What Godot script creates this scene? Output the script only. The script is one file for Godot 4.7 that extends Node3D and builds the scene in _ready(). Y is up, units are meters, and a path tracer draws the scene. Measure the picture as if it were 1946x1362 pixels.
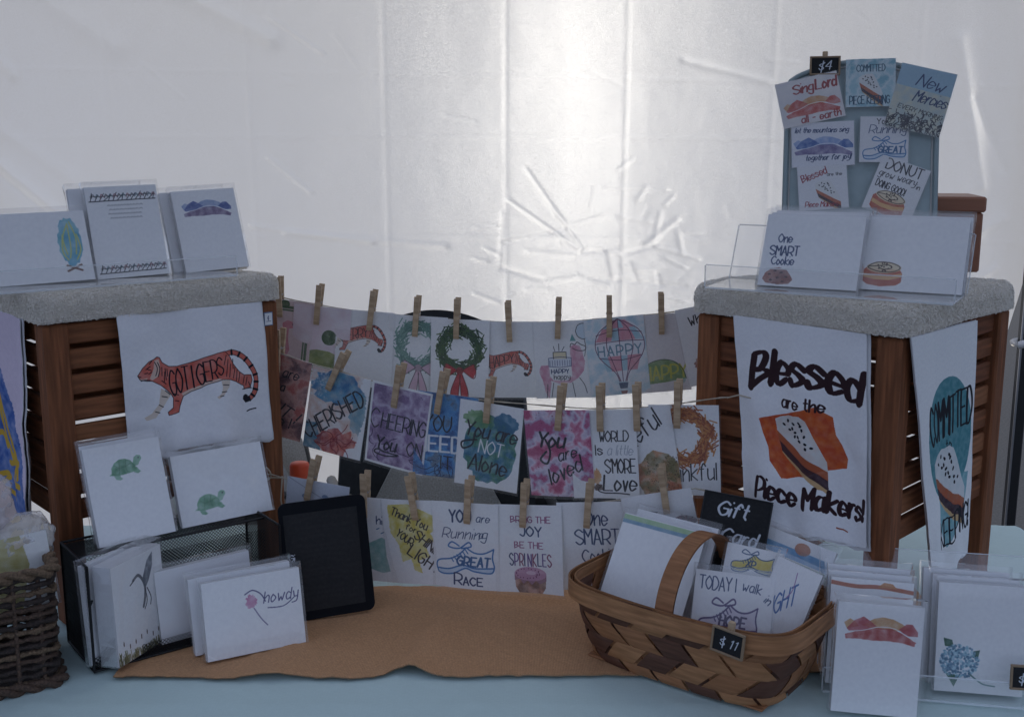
extends Node3D
# A craft-fair stall: wooden stools, lines of pegged cards and baskets of notecards in front of a backlit white tent wall.

# ---------------------------------------------------------------- drawing of printed paper and cloth
class Pic:
	var w: int
	var h: int
	var k: float
	var d := PackedByteArray()
	static var nz := PackedByteArray()
	static var font := {
		"A": "02 28 42;14 34", "B": "02 08;~08 28 37 25 05;~05 25 44 23 02", "C": "~47 28 06 04 22 43", "D": "02 08;~08 28 46 44 22 02",
		"E": "48 08 02 42;05 35", "F": "48 08 02;05 35", "G": "~47 28 06 04 22 43 45;45 25", "H": "02 08;42 48;05 45", "I": "02 08",
		"J": "~38 34 22 03", "K": "02 08;48 05 42", "L": "08 02 42", "M": "02 08 25 48 42", "N": "02 08 42 48", "O": "~28 06 04 22 44 46 28",
		"P": "02 08;~08 28 47 45 24 04", "R": "02 08;~08 28 47 45 24 04;24 42", "S": "~47 28 07 06 25 44 43 22 03", "T": "08 48;28 22",
		"U": "~08 04 22 44 48", "V": "08 22 48", "W": "08 12 25 32 48", "X": "08 42;48 02", "Y": "08 25 48;25 22", "Z": "08 48 02 42",
		"a": "~36 16 04 12 33;36 32", "b": "08 02;~05 26 34 22 02", "c": "~35 16 04 12 33", "d": "38 32;~35 16 04 12 33", "e": "~04 34 35 16 04 12 33",
		"f": "~37 28 16 12;06 26", "g": "~36 16 04 13 33;~36 31 20 01", "h": "08 02;~04 26 35 32", "i": "05 02;08 08", "j": "~16 12 10 00", "k": "08 02;36 04 32",
		"l": "08 02", "m": "06 02;~04 16 25 22;~24 36 45 42", "n": "06 02;~04 26 35 32", "o": "~16 04 12 34 16", "p": "06 00;~05 26 34 22 02",
		"r": "06 02;~04 16 26", "s": "~35 16 05 24 33 12 03", "t": "18 13 22;06 26", "u": "~06 03 12 33;36 32", "v": "06 12 26", "w": "06 12 24 32 46",
		"y": "06 13 33;~36 31 10 00", "z": "06 36 02 32", "$": "~37 26 16 05 24 33 22 12 03;28 20", "1": "28 22;28 17", "4": "38 32;38 04 44",
		"!": "08 04;03 02", "'": "08 07", "-": "05 25", ".": "03 02",
	}

	func _init(uw: float, uh: float, res: float, c := Color(0.92, 0.92, 0.92)):
		k = res
		w = int(uw * res)
		h = int(uh * res)
		d.resize(w * h * 3)
		if nz.is_empty():
			var f := FastNoiseLite.new()
			f.seed = 11
			f.frequency = 0.028
			f.fractal_octaves = 4
			nz = f.get_seamless_image(256, 256).get_data()
		var r := int(c.r * 255)
		var g := int(c.g * 255)
		var b := int(c.b * 255)
		for i in w * h:
			# paper and cloth are never one even tone
			var v := (nz[((i / w) * 2 & 255) * 256 + ((i % w) * 2 & 255)] - 128) / 22
			d[i * 3] = mini(r + v, 255)
			d[i * 3 + 1] = mini(g + v, 255)
			d[i * 3 + 2] = mini(b + v - (v / 3), 255)

	func px(x: int, y: int, c: Color, a: float) -> void:
		if x < 0 or y < 0 or x >= w or y >= h or a <= 0.0:
			return
		var i := (y * w + x) * 3
		var q := 1.0 - a
		d[i] = int(d[i] * q + c.r * 255.0 * a)
		d[i + 1] = int(d[i + 1] * q + c.g * 255.0 * a)
		d[i + 2] = int(d[i + 2] * q + c.b * 255.0 * a)

	func noise(x: int, y: int) -> float:
		return nz[(y & 255) * 256 + (x & 255)] / 255.0

	func disc(x: float, y: float, r: float, c: Color, a := 1.0) -> void:
		for j in range(int(y - r - 1), int(y + r + 2)):
			for i in range(int(x - r - 1), int(x + r + 2)):
				var cov := r + 0.5 - Vector2(i + 0.5 - x, j + 0.5 - y).length()
				if cov > 0.0:
					px(i, j, c, minf(cov, 1.0) * a)

	static func curve(pts: PackedVector2Array) -> PackedVector2Array:
		var out := PackedVector2Array()
		var n := pts.size()
		for i in n - 1:
			var a := pts[maxi(i - 1, 0)]
			var b := pts[i]
			var c := pts[i + 1]
			var e := pts[mini(i + 2, n - 1)]
			for s in 5:
				out.append(b.cubic_interpolate(c, a, e, s / 5.0))
		out.append(pts[n - 1])
		return out

	# a pen line through points in units; nib > 0 makes down-strokes wider as a brush does
	func pen(pts, width: float, c: Color, smooth := true, a := 1.0, nib := 0.0) -> void:
		var p := PackedVector2Array(pts)
		if smooth and p.size() > 2:
			p = curve(p)
		for i in p.size() - 1:
			var u := p[i] * k
			var v := p[i + 1] * k
			var l := u.distance_to(v)
			var dir := (v - u) / maxf(l, 0.001)
			var r := maxf(width * k * 0.5 * (1.0 + nib * (absf(dir.y) - 0.4)), 0.45)
			var steps := maxi(1, int(ceil(l / maxf(r * 0.7, 0.5))))
			for s in steps:
				var q := u.lerp(v, float(s) / steps)
				disc(q.x, q.y, r, c, a)
		var last := p[p.size() - 1] * k
		disc(last.x, last.y, maxf(width * k * 0.5, 0.45), c, a)

	# a painted shape: colour pools unevenly and the edge wavers as watercolour does
	func fill(pts, c: Color, a := 1.0, mottle := 0.25, rough := 0.0, c2 = null, off := 0) -> void:
		var p := PackedVector2Array()
		for q in pts:
			p.append(q * k)
		var lo := 1e9
		var hi := -1e9
		for q in p:
			lo = minf(lo, q.y)
			hi = maxf(hi, q.y)
		var n := p.size()
		var two: bool = c2 != null
		for y in range(maxi(0, int(lo)), mini(h, int(hi) + 1)):
			var xs: Array[float] = []
			var fy := y + 0.5
			for i in n:
				var u := p[i]
				var v := p[(i + 1) % n]
				if (u.y <= fy) != (v.y <= fy):
					xs.append(u.x + (fy - u.y) / (v.y - u.y) * (v.x - u.x))
			xs.sort()
			for j in range(0, xs.size() - 1, 2):
				var sh := (noise(off, y * 3 + off) - 0.5) * rough * k * 2.0
				var sh2 := (noise(off + 90, y * 3 + off) - 0.5) * rough * k * 2.0
				for x in range(maxi(0, int(xs[j] + sh + 0.5)), mini(w, int(xs[j + 1] + sh2 + 0.5))):
					var m := noise(int(x * 0.9) + off, int(y * 0.9) + off * 3)
					var cc := c
					if two:
						cc = c.lerp(c2, clampf((noise(int(x * 0.6) + off * 7, int(y * 0.6) + off * 5) - 0.5) * 3.0 + 0.5, 0.0, 1.0))
					px(x, y, cc, a * clampf(1.0 - mottle * 2.0 * m + mottle * 0.4, 0.0, 1.0))

	func ell(cx: float, cy: float, rx: float, ry: float, c: Color, a := 1.0, mottle := 0.2, wob := 0.0, c2 = null, turn := 0.0) -> void:
		var pts := PackedVector2Array()
		for i in 36:
			var t := TAU * i / 36.0
			var q := 1.0 + wob * (noise(int(i * 19 + cx * 7), int(cy * 5)) - 0.5) * 2.0
			pts.append(Vector2(cx, cy) + (Vector2(cos(t) * rx, sin(t) * ry) * q).rotated(turn))
		fill(pts, c, a, mottle, 0.0, c2, int(cx * 3 + cy))

	# the whole sheet in blending colours
	func wash(cols: Array, strength := 0.9, grain := 1.0, seed_off := 0) -> void:
		for y in h:
			for x in w:
				var f := noise(int(x * 0.33) + seed_off, int(y * 0.33) + seed_off * 2) * 0.86 + noise(int(x * 1.3) + seed_off, int(y * 1.3)) * 0.14
				f = clampf((f - 0.5) * 2.2 + 0.5, 0.0, 0.999) * (cols.size() - 1)
				var i := int(f)
				px(x, y, cols[i].lerp(cols[i + 1], f - i), strength * (1.0 - 0.25 * grain * noise(x * 5, y * 5 + 31)))

	func text_width(s: String, size: float, gap := 1.0) -> float:
		var x := 0.0
		for ch in s:
			x += (adv(ch) + 1.3 * gap) * size / 6.0
		return x

	func adv(ch: String) -> float:
		if ch == " ":
			return 1.6
		var m := 0
		if font.has(ch):
			for t in font[ch].replace("~", "").replace(";", " ").split(" ", false):
				m = maxi(m, int(t[0]))
		return float(m)

	# hand lettering: x, y is the start of the base line, size the height of capitals
	func text(s: String, x: float, y: float, size: float, c: Color, width := 1.0, slant := 0.0, ang := 0.0, gap := 1.0, nib := 0.3, wide := 1.0, bow := 0.0) -> void:
		var u := size / 6.0
		var pos := 0.0
		var total := text_width(s, size, gap) * wide
		var room := (w / k - x - 2.5) / maxf(cos(ang), 0.3)
		if total > room:
			wide *= room / total
			total = room
		var n := 0
		for ch in s:
			if font.has(ch):
				var lift := (noise(n * 37 + int(x), 5) - 0.5) * size * 0.12
				for seg in font[ch].split(";"):
					var smooth: bool = seg.begins_with("~")
					var pts := PackedVector2Array()
					for t in seg.replace("~", "").split(" ", false):
						var gx := float(t[0].to_int()) * wide
						var gy := float(t[1].to_int()) - 2.0
						var q := Vector2(pos + (gx + gy * slant) * u, -gy * u + lift)
						q.y -= bow * 4.0 * (q.x / total) * (1.0 - q.x / total)
						pts.append(Vector2(x, y) + q.rotated(ang))
					pen(pts, width * 0.8, c, smooth, 1.0, nib)
			pos += (adv(ch) + 1.3 * gap) * u * wide
			n += 1

	func tex() -> ImageTexture:
		return ImageTexture.create_from_image(Image.create_from_data(w, h, false, Image.FORMAT_RGB8, d))

# ---------------------------------------------------------------- materials
var M := {}
var taken := {}
var rng := RandomNumberGenerator.new()

func L(r: float, g: float, b: float) -> Color:
	return Color(r, g, b).linear_to_srgb()

func mat(c: Color, rough := 0.85, metal := 0.0, spec := 0.5) -> StandardMaterial3D:
	var m := StandardMaterial3D.new()
	m.albedo_color = c
	m.roughness = rough
	m.metallic = metal
	m.metallic_specular = spec
	return m

func printed(p: Pic, rough := 0.8) -> StandardMaterial3D:
	var m := mat(Color.WHITE, rough)
	m.albedo_texture = p.tex()
	m.backlight_enabled = true
	m.backlight = Color(0.16, 0.16, 0.16)
	return m

func fuzz(seed_: int, freq: float, lo: Color, hi: Color, size := 256, sx := 1.0, sy := 1.0, oct := 4) -> ImageTexture:
	var f := FastNoiseLite.new()
	f.seed = seed_
	f.frequency = freq
	f.fractal_octaves = oct
	var im := Image.create(size, size, false, Image.FORMAT_RGB8)
	for y in size:
		for x in size:
			# blended with itself half a tile over, so that it repeats without a seam
			var a := f.get_noise_2d(x * sx, y * sy)
			var b := f.get_noise_2d((x - size) * sx, y * sy)
			var t := float(x) / size
			var v := lerpf(a, b, t)
			im.set_pixel(x, y, lo.lerp(hi, clampf(v * 0.9 + 0.5, 0.0, 1.0)))
	return ImageTexture.create_from_image(im)

func bumps(seed_: int, freq: float, strength: float, size := 256) -> NoiseTexture2D:
	var f := FastNoiseLite.new()
	f.seed = seed_
	f.frequency = freq
	f.fractal_octaves = 3
	var t := NoiseTexture2D.new()
	t.width = size
	t.height = size
	t.seamless = true
	t.noise = f
	t.as_normal_map = true
	t.bump_strength = strength
	return t

func tri(m: StandardMaterial3D, s: float) -> StandardMaterial3D:
	m.uv1_triplanar = true
	m.uv1_scale = Vector3(s, s, s)
	return m

func weave_image(size: int, n: int, lo: Color, hi: Color, seed_: int, slub: float) -> Array:
	# plain weave: colour and a height for relief
	var f := FastNoiseLite.new()
	f.seed = seed_
	f.frequency = 0.09
	var im := Image.create(size, size, false, Image.FORMAT_RGB8)
	var hm := Image.create(size, size, false, Image.FORMAT_L8)
	var cell := float(size) / n
	for y in size:
		for x in size:
			var cx := int(x / cell)
			var cy := int(y / cell)
			var fx := x / cell - cx - 0.5
			var fy := y / cell - cy - 0.5
			var over := (cx + cy) % 2 == 0
			var across := fy if over else fx
			var along := fx if over else fy
			var z := sqrt(maxf(0.0, 1.0 - across * across * 3.6)) * (1.0 - along * along * 1.6)
			var tone := f.get_noise_2d(cy * 9.0 if over else x * 0.5, y * 0.5 if not over else cx * 9.0) * slub
			im.set_pixel(x, y, lo.lerp(hi, clampf(0.55 + tone + (z - 0.7) * 0.25, 0.0, 1.0)))
			hm.set_pixel(x, y, Color(z, z, z))
	return [ImageTexture.create_from_image(im), ImageTexture.create_from_image(hm)]

func make_materials() -> void:
	# wood of the stools in four tones, grain along x
	for i in 4:
		var a: Color = [L(0.31, 0.116, 0.05), L(0.36, 0.138, 0.06), L(0.26, 0.094, 0.043), L(0.40, 0.162, 0.071)][i]
		var m := mat(Color.WHITE, 0.72, 0.0, 0.35)
		m.albedo_texture = fuzz(20 + i, 0.05, a.darkened(0.3), a, 256, 0.12, 1.6)
		m.normal_enabled = true
		m.normal_texture = bumps(30 + i, 0.06, 1.2)
		m.normal_scale = 0.35
		M["wood%d" % i] = tri(m, 5.0)
	var pg := mat(Color.WHITE, 0.7)
	pg.albedo_texture = fuzz(41, 0.05, L(0.40, 0.28, 0.17), L(0.58, 0.43, 0.28), 128, 0.25, 1.5)
	M["pegwood"] = tri(pg, 14.0)
	M["spring"] = mat(L(0.45, 0.45, 0.46), 0.35, 1.0)
	M["paper"] = mat(L(0.80, 0.80, 0.81), 0.8)
	var ed := Image.create(8, 64, false, Image.FORMAT_RGB8)
	for y in 64:
		var v := 0.9 if (y * 7 + y / 5) % 3 else 0.62
		v -= 0.12 if y % 13 == 0 else 0.0
		for x in 8:
			ed.set_pixel(x, y, Color(v, v, v * 1.01))
	M["edges"] = mat(Color.WHITE, 0.8)
	M["edges"].albedo_texture = ImageTexture.create_from_image(ed)
	var sl := mat(Color(1, 1, 1, 0.045), 0.07)
	sl.transparency = BaseMaterial3D.TRANSPARENCY_ALPHA
	M["sleeve"] = sl
	M["acrylic_edge"] = mat(Color(0.95, 0.97, 0.98, 0.42), 0.12)
	M.acrylic_edge.transparency = BaseMaterial3D.TRANSPARENCY_ALPHA
	var ac := mat(Color(0.97, 0.99, 1.0, 0.035), 0.03)
	ac.transparency = BaseMaterial3D.TRANSPARENCY_ALPHA
	M["acrylic"] = ac
	M["black"] = mat(L(0.012, 0.013, 0.015), 0.5)
	M["matte_black"] = mat(L(0.008, 0.009, 0.012), 0.85, 0.0, 0.3)
	M["slate"] = tri(mat(Color.WHITE, 0.75), 9.0)
	M["slate"].albedo_texture = fuzz(52, 0.03, L(0.024, 0.024, 0.025), L(0.05, 0.05, 0.052), 128)
	M["frame"] = mat(L(0.30, 0.21, 0.13), 0.7)
	var tw := mat(L(0.52, 0.45, 0.35), 0.95)
	M["twine"] = tw
	var fl := mat(L(0.90, 0.85, 0.77), 1.0)
	fl.rim_enabled = true
	fl.rim = 0.4
	fl.backlight_enabled = true
	fl.backlight = Color(0.7, 0.69, 0.66)
	M["fleece"] = fl
	M["wire"] = mat(L(0.012, 0.012, 0.013), 0.42, 0.3)
	# seagrass in three tones
	for i in 3:
		var b: Color = [L(0.115, 0.06, 0.034), L(0.045, 0.026, 0.018), L(0.24, 0.145, 0.075)][i]
		var m := mat(Color.WHITE, 0.8)
		m.albedo_texture = fuzz(60 + i, 0.09, b.darkened(0.5), b.lightened(0.1), 128)
		M["grass%d" % i] = tri(m, 22.0)
	for i in 3:
		var b: Color = [L(0.48, 0.225, 0.095), L(0.41, 0.18, 0.075), L(0.135, 0.056, 0.032)][i]
		var m := mat(Color.WHITE, 0.62, 0.0, 0.4)
		m.albedo_texture = fuzz(70 + i, 0.05, b.darkened(0.22), b.lightened(0.04), 256, 0.15, 1.5)
		M["splint%d" % i] = tri(m, 8.0)
	var wv := weave_image(256, 32, L(0.43, 0.22, 0.105), L(0.76, 0.425, 0.215), 81, 0.42)
	var bu := mat(Color.WHITE, 0.95)
	bu.albedo_texture = wv[0]
	bu.heightmap_enabled = true
	bu.heightmap_texture = wv[1]
	bu.heightmap_scale = 0.10
	bu.uv1_scale = Vector3(17, 4.4, 1)
	M["burlap"] = bu
	var wc := weave_image(256, 32, L(0.52, 0.66, 0.63), L(0.61, 0.75, 0.72), 83, 0.3)
	var tc := mat(Color.WHITE, 0.95)
	tc.albedo_texture = wc[0]
	tc.uv1_scale = Vector3(24, 24, 24)
	M["cloth"] = tc
	M["towel_back"] = mat(L(0.74, 0.74, 0.75), 0.95)
	M["pole"] = mat(L(0.02, 0.021, 0.023), 0.4)
	M["chrome"] = mat(L(0.5, 0.5, 0.52), 0.35, 1.0)
	M["canvas_black"] = tri(mat(Color.WHITE, 0.9), 6.0)
	M["canvas_black"].albedo_texture = fuzz(90, 0.05, L(0.008, 0.01, 0.012), L(0.022, 0.025, 0.028), 128)
	M["canvas_grey"] = tri(mat(Color.WHITE, 0.9), 8.0)
	M["canvas_grey"].albedo_texture = fuzz(91, 0.2, L(0.24, 0.23, 0.21), L(0.46, 0.44, 0.41), 128)
	M["canvas_grey"].backlight_enabled = true
	M["canvas_grey"].backlight = Color(0.5, 0.5, 0.48)

# ---------------------------------------------------------------- building helpers
func thing(called: String, label: String, category: String, at := Vector3.ZERO, turn := Basis.IDENTITY, group := "") -> Node3D:
	var o := Node3D.new()
	return put(o, called, label, category, at, turn, group)

func put(o: Node3D, called: String, label: String, category: String, at := Vector3.ZERO, turn := Basis.IDENTITY, group := "") -> Node3D:
	var n: int = taken.get(called, 0)
	taken[called] = n + 1
	o.name = called if n == 0 else "%s_%03d" % [called, n]
	add_child(o)
	o.transform = Transform3D(turn, at)
	o.set_meta("label", label)
	o.set_meta("category", category)
	if group:
		o.set_meta("group", group)
	return o

func part(parent: Node3D, called: String, mesh: Mesh, m = null, at := Vector3.ZERO, turn := Basis.IDENTITY) -> MeshInstance3D:
	var o := MeshInstance3D.new()
	o.name = called
	o.mesh = mesh
	if m != null:
		o.material_override = m
	o.transform = Transform3D(turn, at)
	parent.add_child(o, true)
	return o

func struct(called: String, mesh: Mesh, m: Material, at := Vector3.ZERO) -> MeshInstance3D:
	var o := part(self, called, mesh, m, at)
	o.set_meta("kind", "structure")
	return o

func deg(yaw: float, lean := 0.0, roll := 0.0) -> Basis:
	return Basis(Vector3.UP, deg_to_rad(yaw)) * Basis(Vector3.RIGHT, deg_to_rad(-lean)) * Basis(Vector3.BACK, deg_to_rad(roll))

func ST() -> SurfaceTool:
	var st := SurfaceTool.new()
	st.begin(Mesh.PRIMITIVE_TRIANGLES)
	return st

func face(st: SurfaceTool, a: Vector3, b: Vector3, c: Vector3, away: Vector3) -> void:
	# a flat triangle turned away from a point inside
	var n := (b - a).cross(c - a)
	if n.length_squared() < 1e-18:
		return
	n = n.normalized()
	if n.dot((a + b + c) / 3.0 - away) < 0.0:
		n = -n
		var t := b
		b = c
		c = t
	st.set_normal(n)
	st.add_vertex(a)
	st.set_normal(n)
	st.add_vertex(c)
	st.set_normal(n)
	st.add_vertex(b)

func quad(st: SurfaceTool, a: Vector3, b: Vector3, c: Vector3, d: Vector3, away: Vector3) -> void:
	face(st, a, b, c, away)
	face(st, a, c, d, away)

func cbox_into(st: SurfaceTool, s: Vector3, c: float, x := Transform3D.IDENTITY) -> void:
	var hh := s / 2.0
	var v := {}
	for i in 8:
		var g := Vector3(1 if i & 1 else -1, 1 if i & 2 else -1, 1 if i & 4 else -1)
		for ax in 3:
			var p := g * (hh - Vector3(c, c, c))
			p[ax] = g[ax] * hh[ax]
			v[i * 3 + ax] = x * p
	var o := x.origin
	for ax in 3:
		var u := (ax + 1) % 3
		var w := (ax + 2) % 3
		for sgn in 2:
			var b0 := sgn << ax
			quad(st, v[b0 * 3 + ax], v[(b0 | 1 << u) * 3 + ax], v[(b0 | 1 << u | 1 << w) * 3 + ax], v[(b0 | 1 << w) * 3 + ax], o)
			for sg2 in 2:
				if c > 0.0:
					var e0 := sgn << u | sg2 << w
					var e1 := e0 | 1 << ax
					quad(st, v[e0 * 3 + u], v[e1 * 3 + u], v[e1 * 3 + w], v[e0 * 3 + w], o)
	if c > 0.0:
		for i in 8:
			face(st, v[i * 3], v[i * 3 + 1], v[i * 3 + 2], o)

var boxes := {}
func cbox(x: float, y: float, z: float, c := 0.0015) -> Mesh:
	var key := "%.4f %.4f %.4f %.4f" % [x, y, z, c]
	if not boxes.has(key):
		var st := ST()
		cbox_into(st, Vector3(x, y, z), c)
		boxes[key] = st.commit()
	return boxes[key]

func tube_into(st: SurfaceTool, pts: Array, r, sides := 6, closed := false, twist := 0.0, lump := 0.0) -> void:
	var n := pts.size()
	var up := Vector3.UP
	var rings := []
	var prev := Vector3.ZERO
	for i in n:
		var t: Vector3
		if closed:
			t = (pts[(i + 1) % n] - pts[(i + n - 1) % n]).normalized()
		else:
			t = (pts[mini(i + 1, n - 1)] - pts[maxi(i - 1, 0)]).normalized()
		var x: Vector3
		if prev == Vector3.ZERO:
			x = t.cross(up if absf(t.y) < 0.9 else Vector3.RIGHT).normalized()
		else:
			x = (prev - t * prev.dot(t)).normalized()
		prev = x
		var y := t.cross(x)
		var ring := []
		var rr: float = r[i] if r is Array else r
		for s in sides:
			var a := TAU * s / sides + twist * i
			var q := rr * (1.0 + lump * cos(2.0 * TAU * s / sides))
			ring.append([pts[i] + (x * cos(a) + y * sin(a)) * q, (x * cos(a) + y * sin(a))])
		rings.append(ring)
	for i in (n if closed else n - 1):
		var A: Array = rings[i]
		var B: Array = rings[(i + 1) % n]
		for s in sides:
			var s2 := (s + 1) % sides
			for q in [A[s], B[s2], A[s2], A[s], B[s], B[s2]]:
				st.set_normal(q[1])
				st.add_vertex(q[0])
	if not closed:
		for e in [[0, rings[0]], [n - 1, rings[n - 1]]]:
			for s in sides:
				face(st, pts[e[0]], e[1][s][0], e[1][(s + 1) % sides][0], pts[n / 2] + Vector3(0.0001, 0.0001, 0))

func tube(pts: Array, r, sides := 6, closed := false, twist := 0.0, lump := 0.0) -> Mesh:
	var st := ST()
	tube_into(st, pts, r, sides, closed, twist, lump)
	return st.commit()

func lathe(prof: Array, sides := 20) -> Mesh:
	# profile of (radius, height) from bottom to top
	var st := ST()
	st.set_smooth_group(0)
	for i in prof.size() - 1:
		for s in sides:
			var q := []
			for e in [[i, s], [i, s + 1], [i + 1, s + 1], [i + 1, s]]:
				var a: float = TAU * e[1] / sides
				var p: Vector2 = prof[e[0]]
				q.append(Vector3(cos(a) * p.x, p.y, sin(a) * p.x))
			for j in [0, 1, 2, 0, 2, 3]:
				st.add_vertex(q[j])
	st.generate_normals()
	return st.commit()

# a sheet of nx by ny cells from a function of (u, v), u to the right and v down, with a thickness behind it: surface 0 is the front
func sheet(f: Callable, nx: int, ny: int, thick: float, tangents := false) -> ArrayMesh:
	var P := PackedVector3Array()
	for j in ny + 1:
		for i in nx + 1:
			P.append(f.call(float(i) / nx, float(j) / ny))
	var N := PackedVector3Array()
	var row := nx + 1
	for j in ny + 1:
		for i in row:
			var a := P[j * row + mini(i + 1, nx)] - P[j * row + maxi(i - 1, 0)]
			var b := P[mini(j + 1, ny) * row + i] - P[maxi(j - 1, 0) * row + i]
			N.append(b.cross(a).normalized())
	var UV := PackedVector2Array()
	var I := PackedInt32Array()
	for j in ny + 1:
		for i in row:
			UV.append(Vector2(float(i) / nx, float(j) / ny))
	for j in ny:
		for i in nx:
			var a := j * row + i
			I.append_array([a, a + 1, a + row + 1, a, a + row + 1, a + row])
	var mesh := ArrayMesh.new()
	var arr := []
	arr.resize(Mesh.ARRAY_MAX)
	arr[Mesh.ARRAY_VERTEX] = P
	arr[Mesh.ARRAY_NORMAL] = N
	arr[Mesh.ARRAY_TEX_UV] = UV
	arr[Mesh.ARRAY_INDEX] = I
	if tangents:
		var T := PackedFloat32Array()
		for j in ny + 1:
			for i in row:
				var a := (P[j * row + mini(i + 1, nx)] - P[j * row + maxi(i - 1, 0)]).normalized()
				T.append_array([a.x, a.y, a.z, 1.0])
		arr[Mesh.ARRAY_TANGENT] = T
	mesh.add_surface_from_arrays(Mesh.PRIMITIVE_TRIANGLES, arr)
	if thick > 0.0:
		var B := PackedVector3Array()
		var BN := PackedVector3Array()
		var BI := PackedInt32Array()
		for i in P.size():
			B.append(P[i] - N[i] * thick)
			BN.append(-N[i])
		for i in range(0, I.size(), 3):
			BI.append_array([I[i], I[i + 2], I[i + 1]])
		# the rim, with its own vertices
		var loop := []
		for i in nx:
			loop.append(i)
		for j in ny:
			loop.append(j * row + nx)
		for i in nx:
			loop.append(ny * row + nx - i)
		for j in ny:
			loop.append((ny - j) * row)
		var mid := P[(ny / 2) * row + nx / 2]
		for q in loop.size():
			var a: int = loop[q]
			var b: int = loop[(q + 1) % loop.size()]
			var out := ((P[a] + P[b]) / 2.0 - mid)
			out = (out - N[a] * out.dot(N[a])).normalized()
			var s := B.size()
			B.append_array([P[a], P[b], P[b] - N[b] * thick, P[a] - N[a] * thick])
			BN.append_array([out, out, out, out])
			BI.append_array([s, s + 2, s + 1, s, s + 3, s + 2])
		var arr2 := []
		arr2.resize(Mesh.ARRAY_MAX)
		arr2[Mesh.ARRAY_VERTEX] = B
		arr2[Mesh.ARRAY_NORMAL] = BN
		arr2[Mesh.ARRAY_INDEX] = BI
		mesh.add_surface_from_arrays(Mesh.PRIMITIVE_TRIANGLES, arr2)
	return mesh

# a block of cards: surface 0 the printed front (x right, y up from the base, front at z = 0), surface 1 the sides and back
func block(w: float, h: float, t: float) -> ArrayMesh:
	var mesh := ArrayMesh.new()
	var st := ST()
	var c := [Vector3(-w / 2, h, 0), Vector3(w / 2, h, 0), Vector3(w / 2, 0, 0), Vector3(-w / 2, 0, 0)]
	var uv := [Vector2(0, 0), Vector2(1, 0), Vector2(1, 1), Vector2(0, 1)]
	for i in [0, 1, 2, 0, 2, 3]:
		st.set_normal(Vector3.BACK)
		st.set_uv(uv[i])
		st.add_vertex(c[i])
	st.commit(mesh)
	st = ST()
	for e in 4:
		var a: Vector3 = c[e]
		var b: Vector3 = c[(e + 1) % 4]
		var bk := Vector3(0, 0, -t)
		var n := (b - a).cross(bk).normalized()
		if n.dot((a + b) / 2.0 - Vector3(0, h / 2, -t / 2)) < 0.0:
			n = -n
		var q := [a, b, b + bk, a + bk]
		var u := [Vector2(0, 0), Vector2(1, 0), Vector2(1, t * 160.0), Vector2(0, t * 160.0)]
		for i in [0, 2, 1, 0, 3, 2]:
			st.set_normal(n)
			st.set_uv(u[i])
			st.add_vertex(q[i])
	for i in [0, 2, 1, 0, 3, 2]:
		st.set_normal(Vector3.FORWARD)
		st.set_uv(Vector2(0, 0.5))
		st.add_vertex(c[i] + Vector3(0, 0, -t))
	st.commit(mesh)
	return mesh

# a clear sleeve round a pack: a thin slightly rumpled bag
func bag(w: float, h: float, t: float, seed_: int) -> Mesh:
	var f := FastNoiseLite.new()
	f.seed = seed_
	f.frequency = 14.0
	var nx := 8
	var ny := 10
	var g := func(u: float, v: float) -> Vector3:
		var e := minf(minf(u, 1.0 - u), minf(v, 1.0 - v)) * 2.0
		var z := 0.0012 + f.get_noise_2d(u * w * 3.0, v * h * 3.0) * 0.0009 - (0.0010 if e < 0.05 else 0.0)
		return Vector3((u - 0.5) * (w + 0.007), (1.0 - v) * (h + 0.009) - 0.0005, z)
	return sheet(g, nx, ny, t + 0.003)

# ---------------------------------------------------------------- the pictures on cards and towels
const INK := Color(0.10, 0.10, 0.13)
const NAVY := Color(0.12, 0.20, 0.38)

func V(a: Array) -> PackedVector2Array:
	var p := PackedVector2Array()
	for i in range(0, a.size(), 2):
		p.append(Vector2(a[i], a[i + 1]))
	return p

# points given on a drawing grid, moved to o and scaled by s
func G(a: Array, o: Vector2, s: float, base := Vector2.ZERO) -> PackedVector2Array:
	var p := PackedVector2Array()
	for i in range(0, a.size(), 2):
		p.append(o + (Vector2(a[i], a[i + 1]) - base) * s)
	return p

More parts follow.
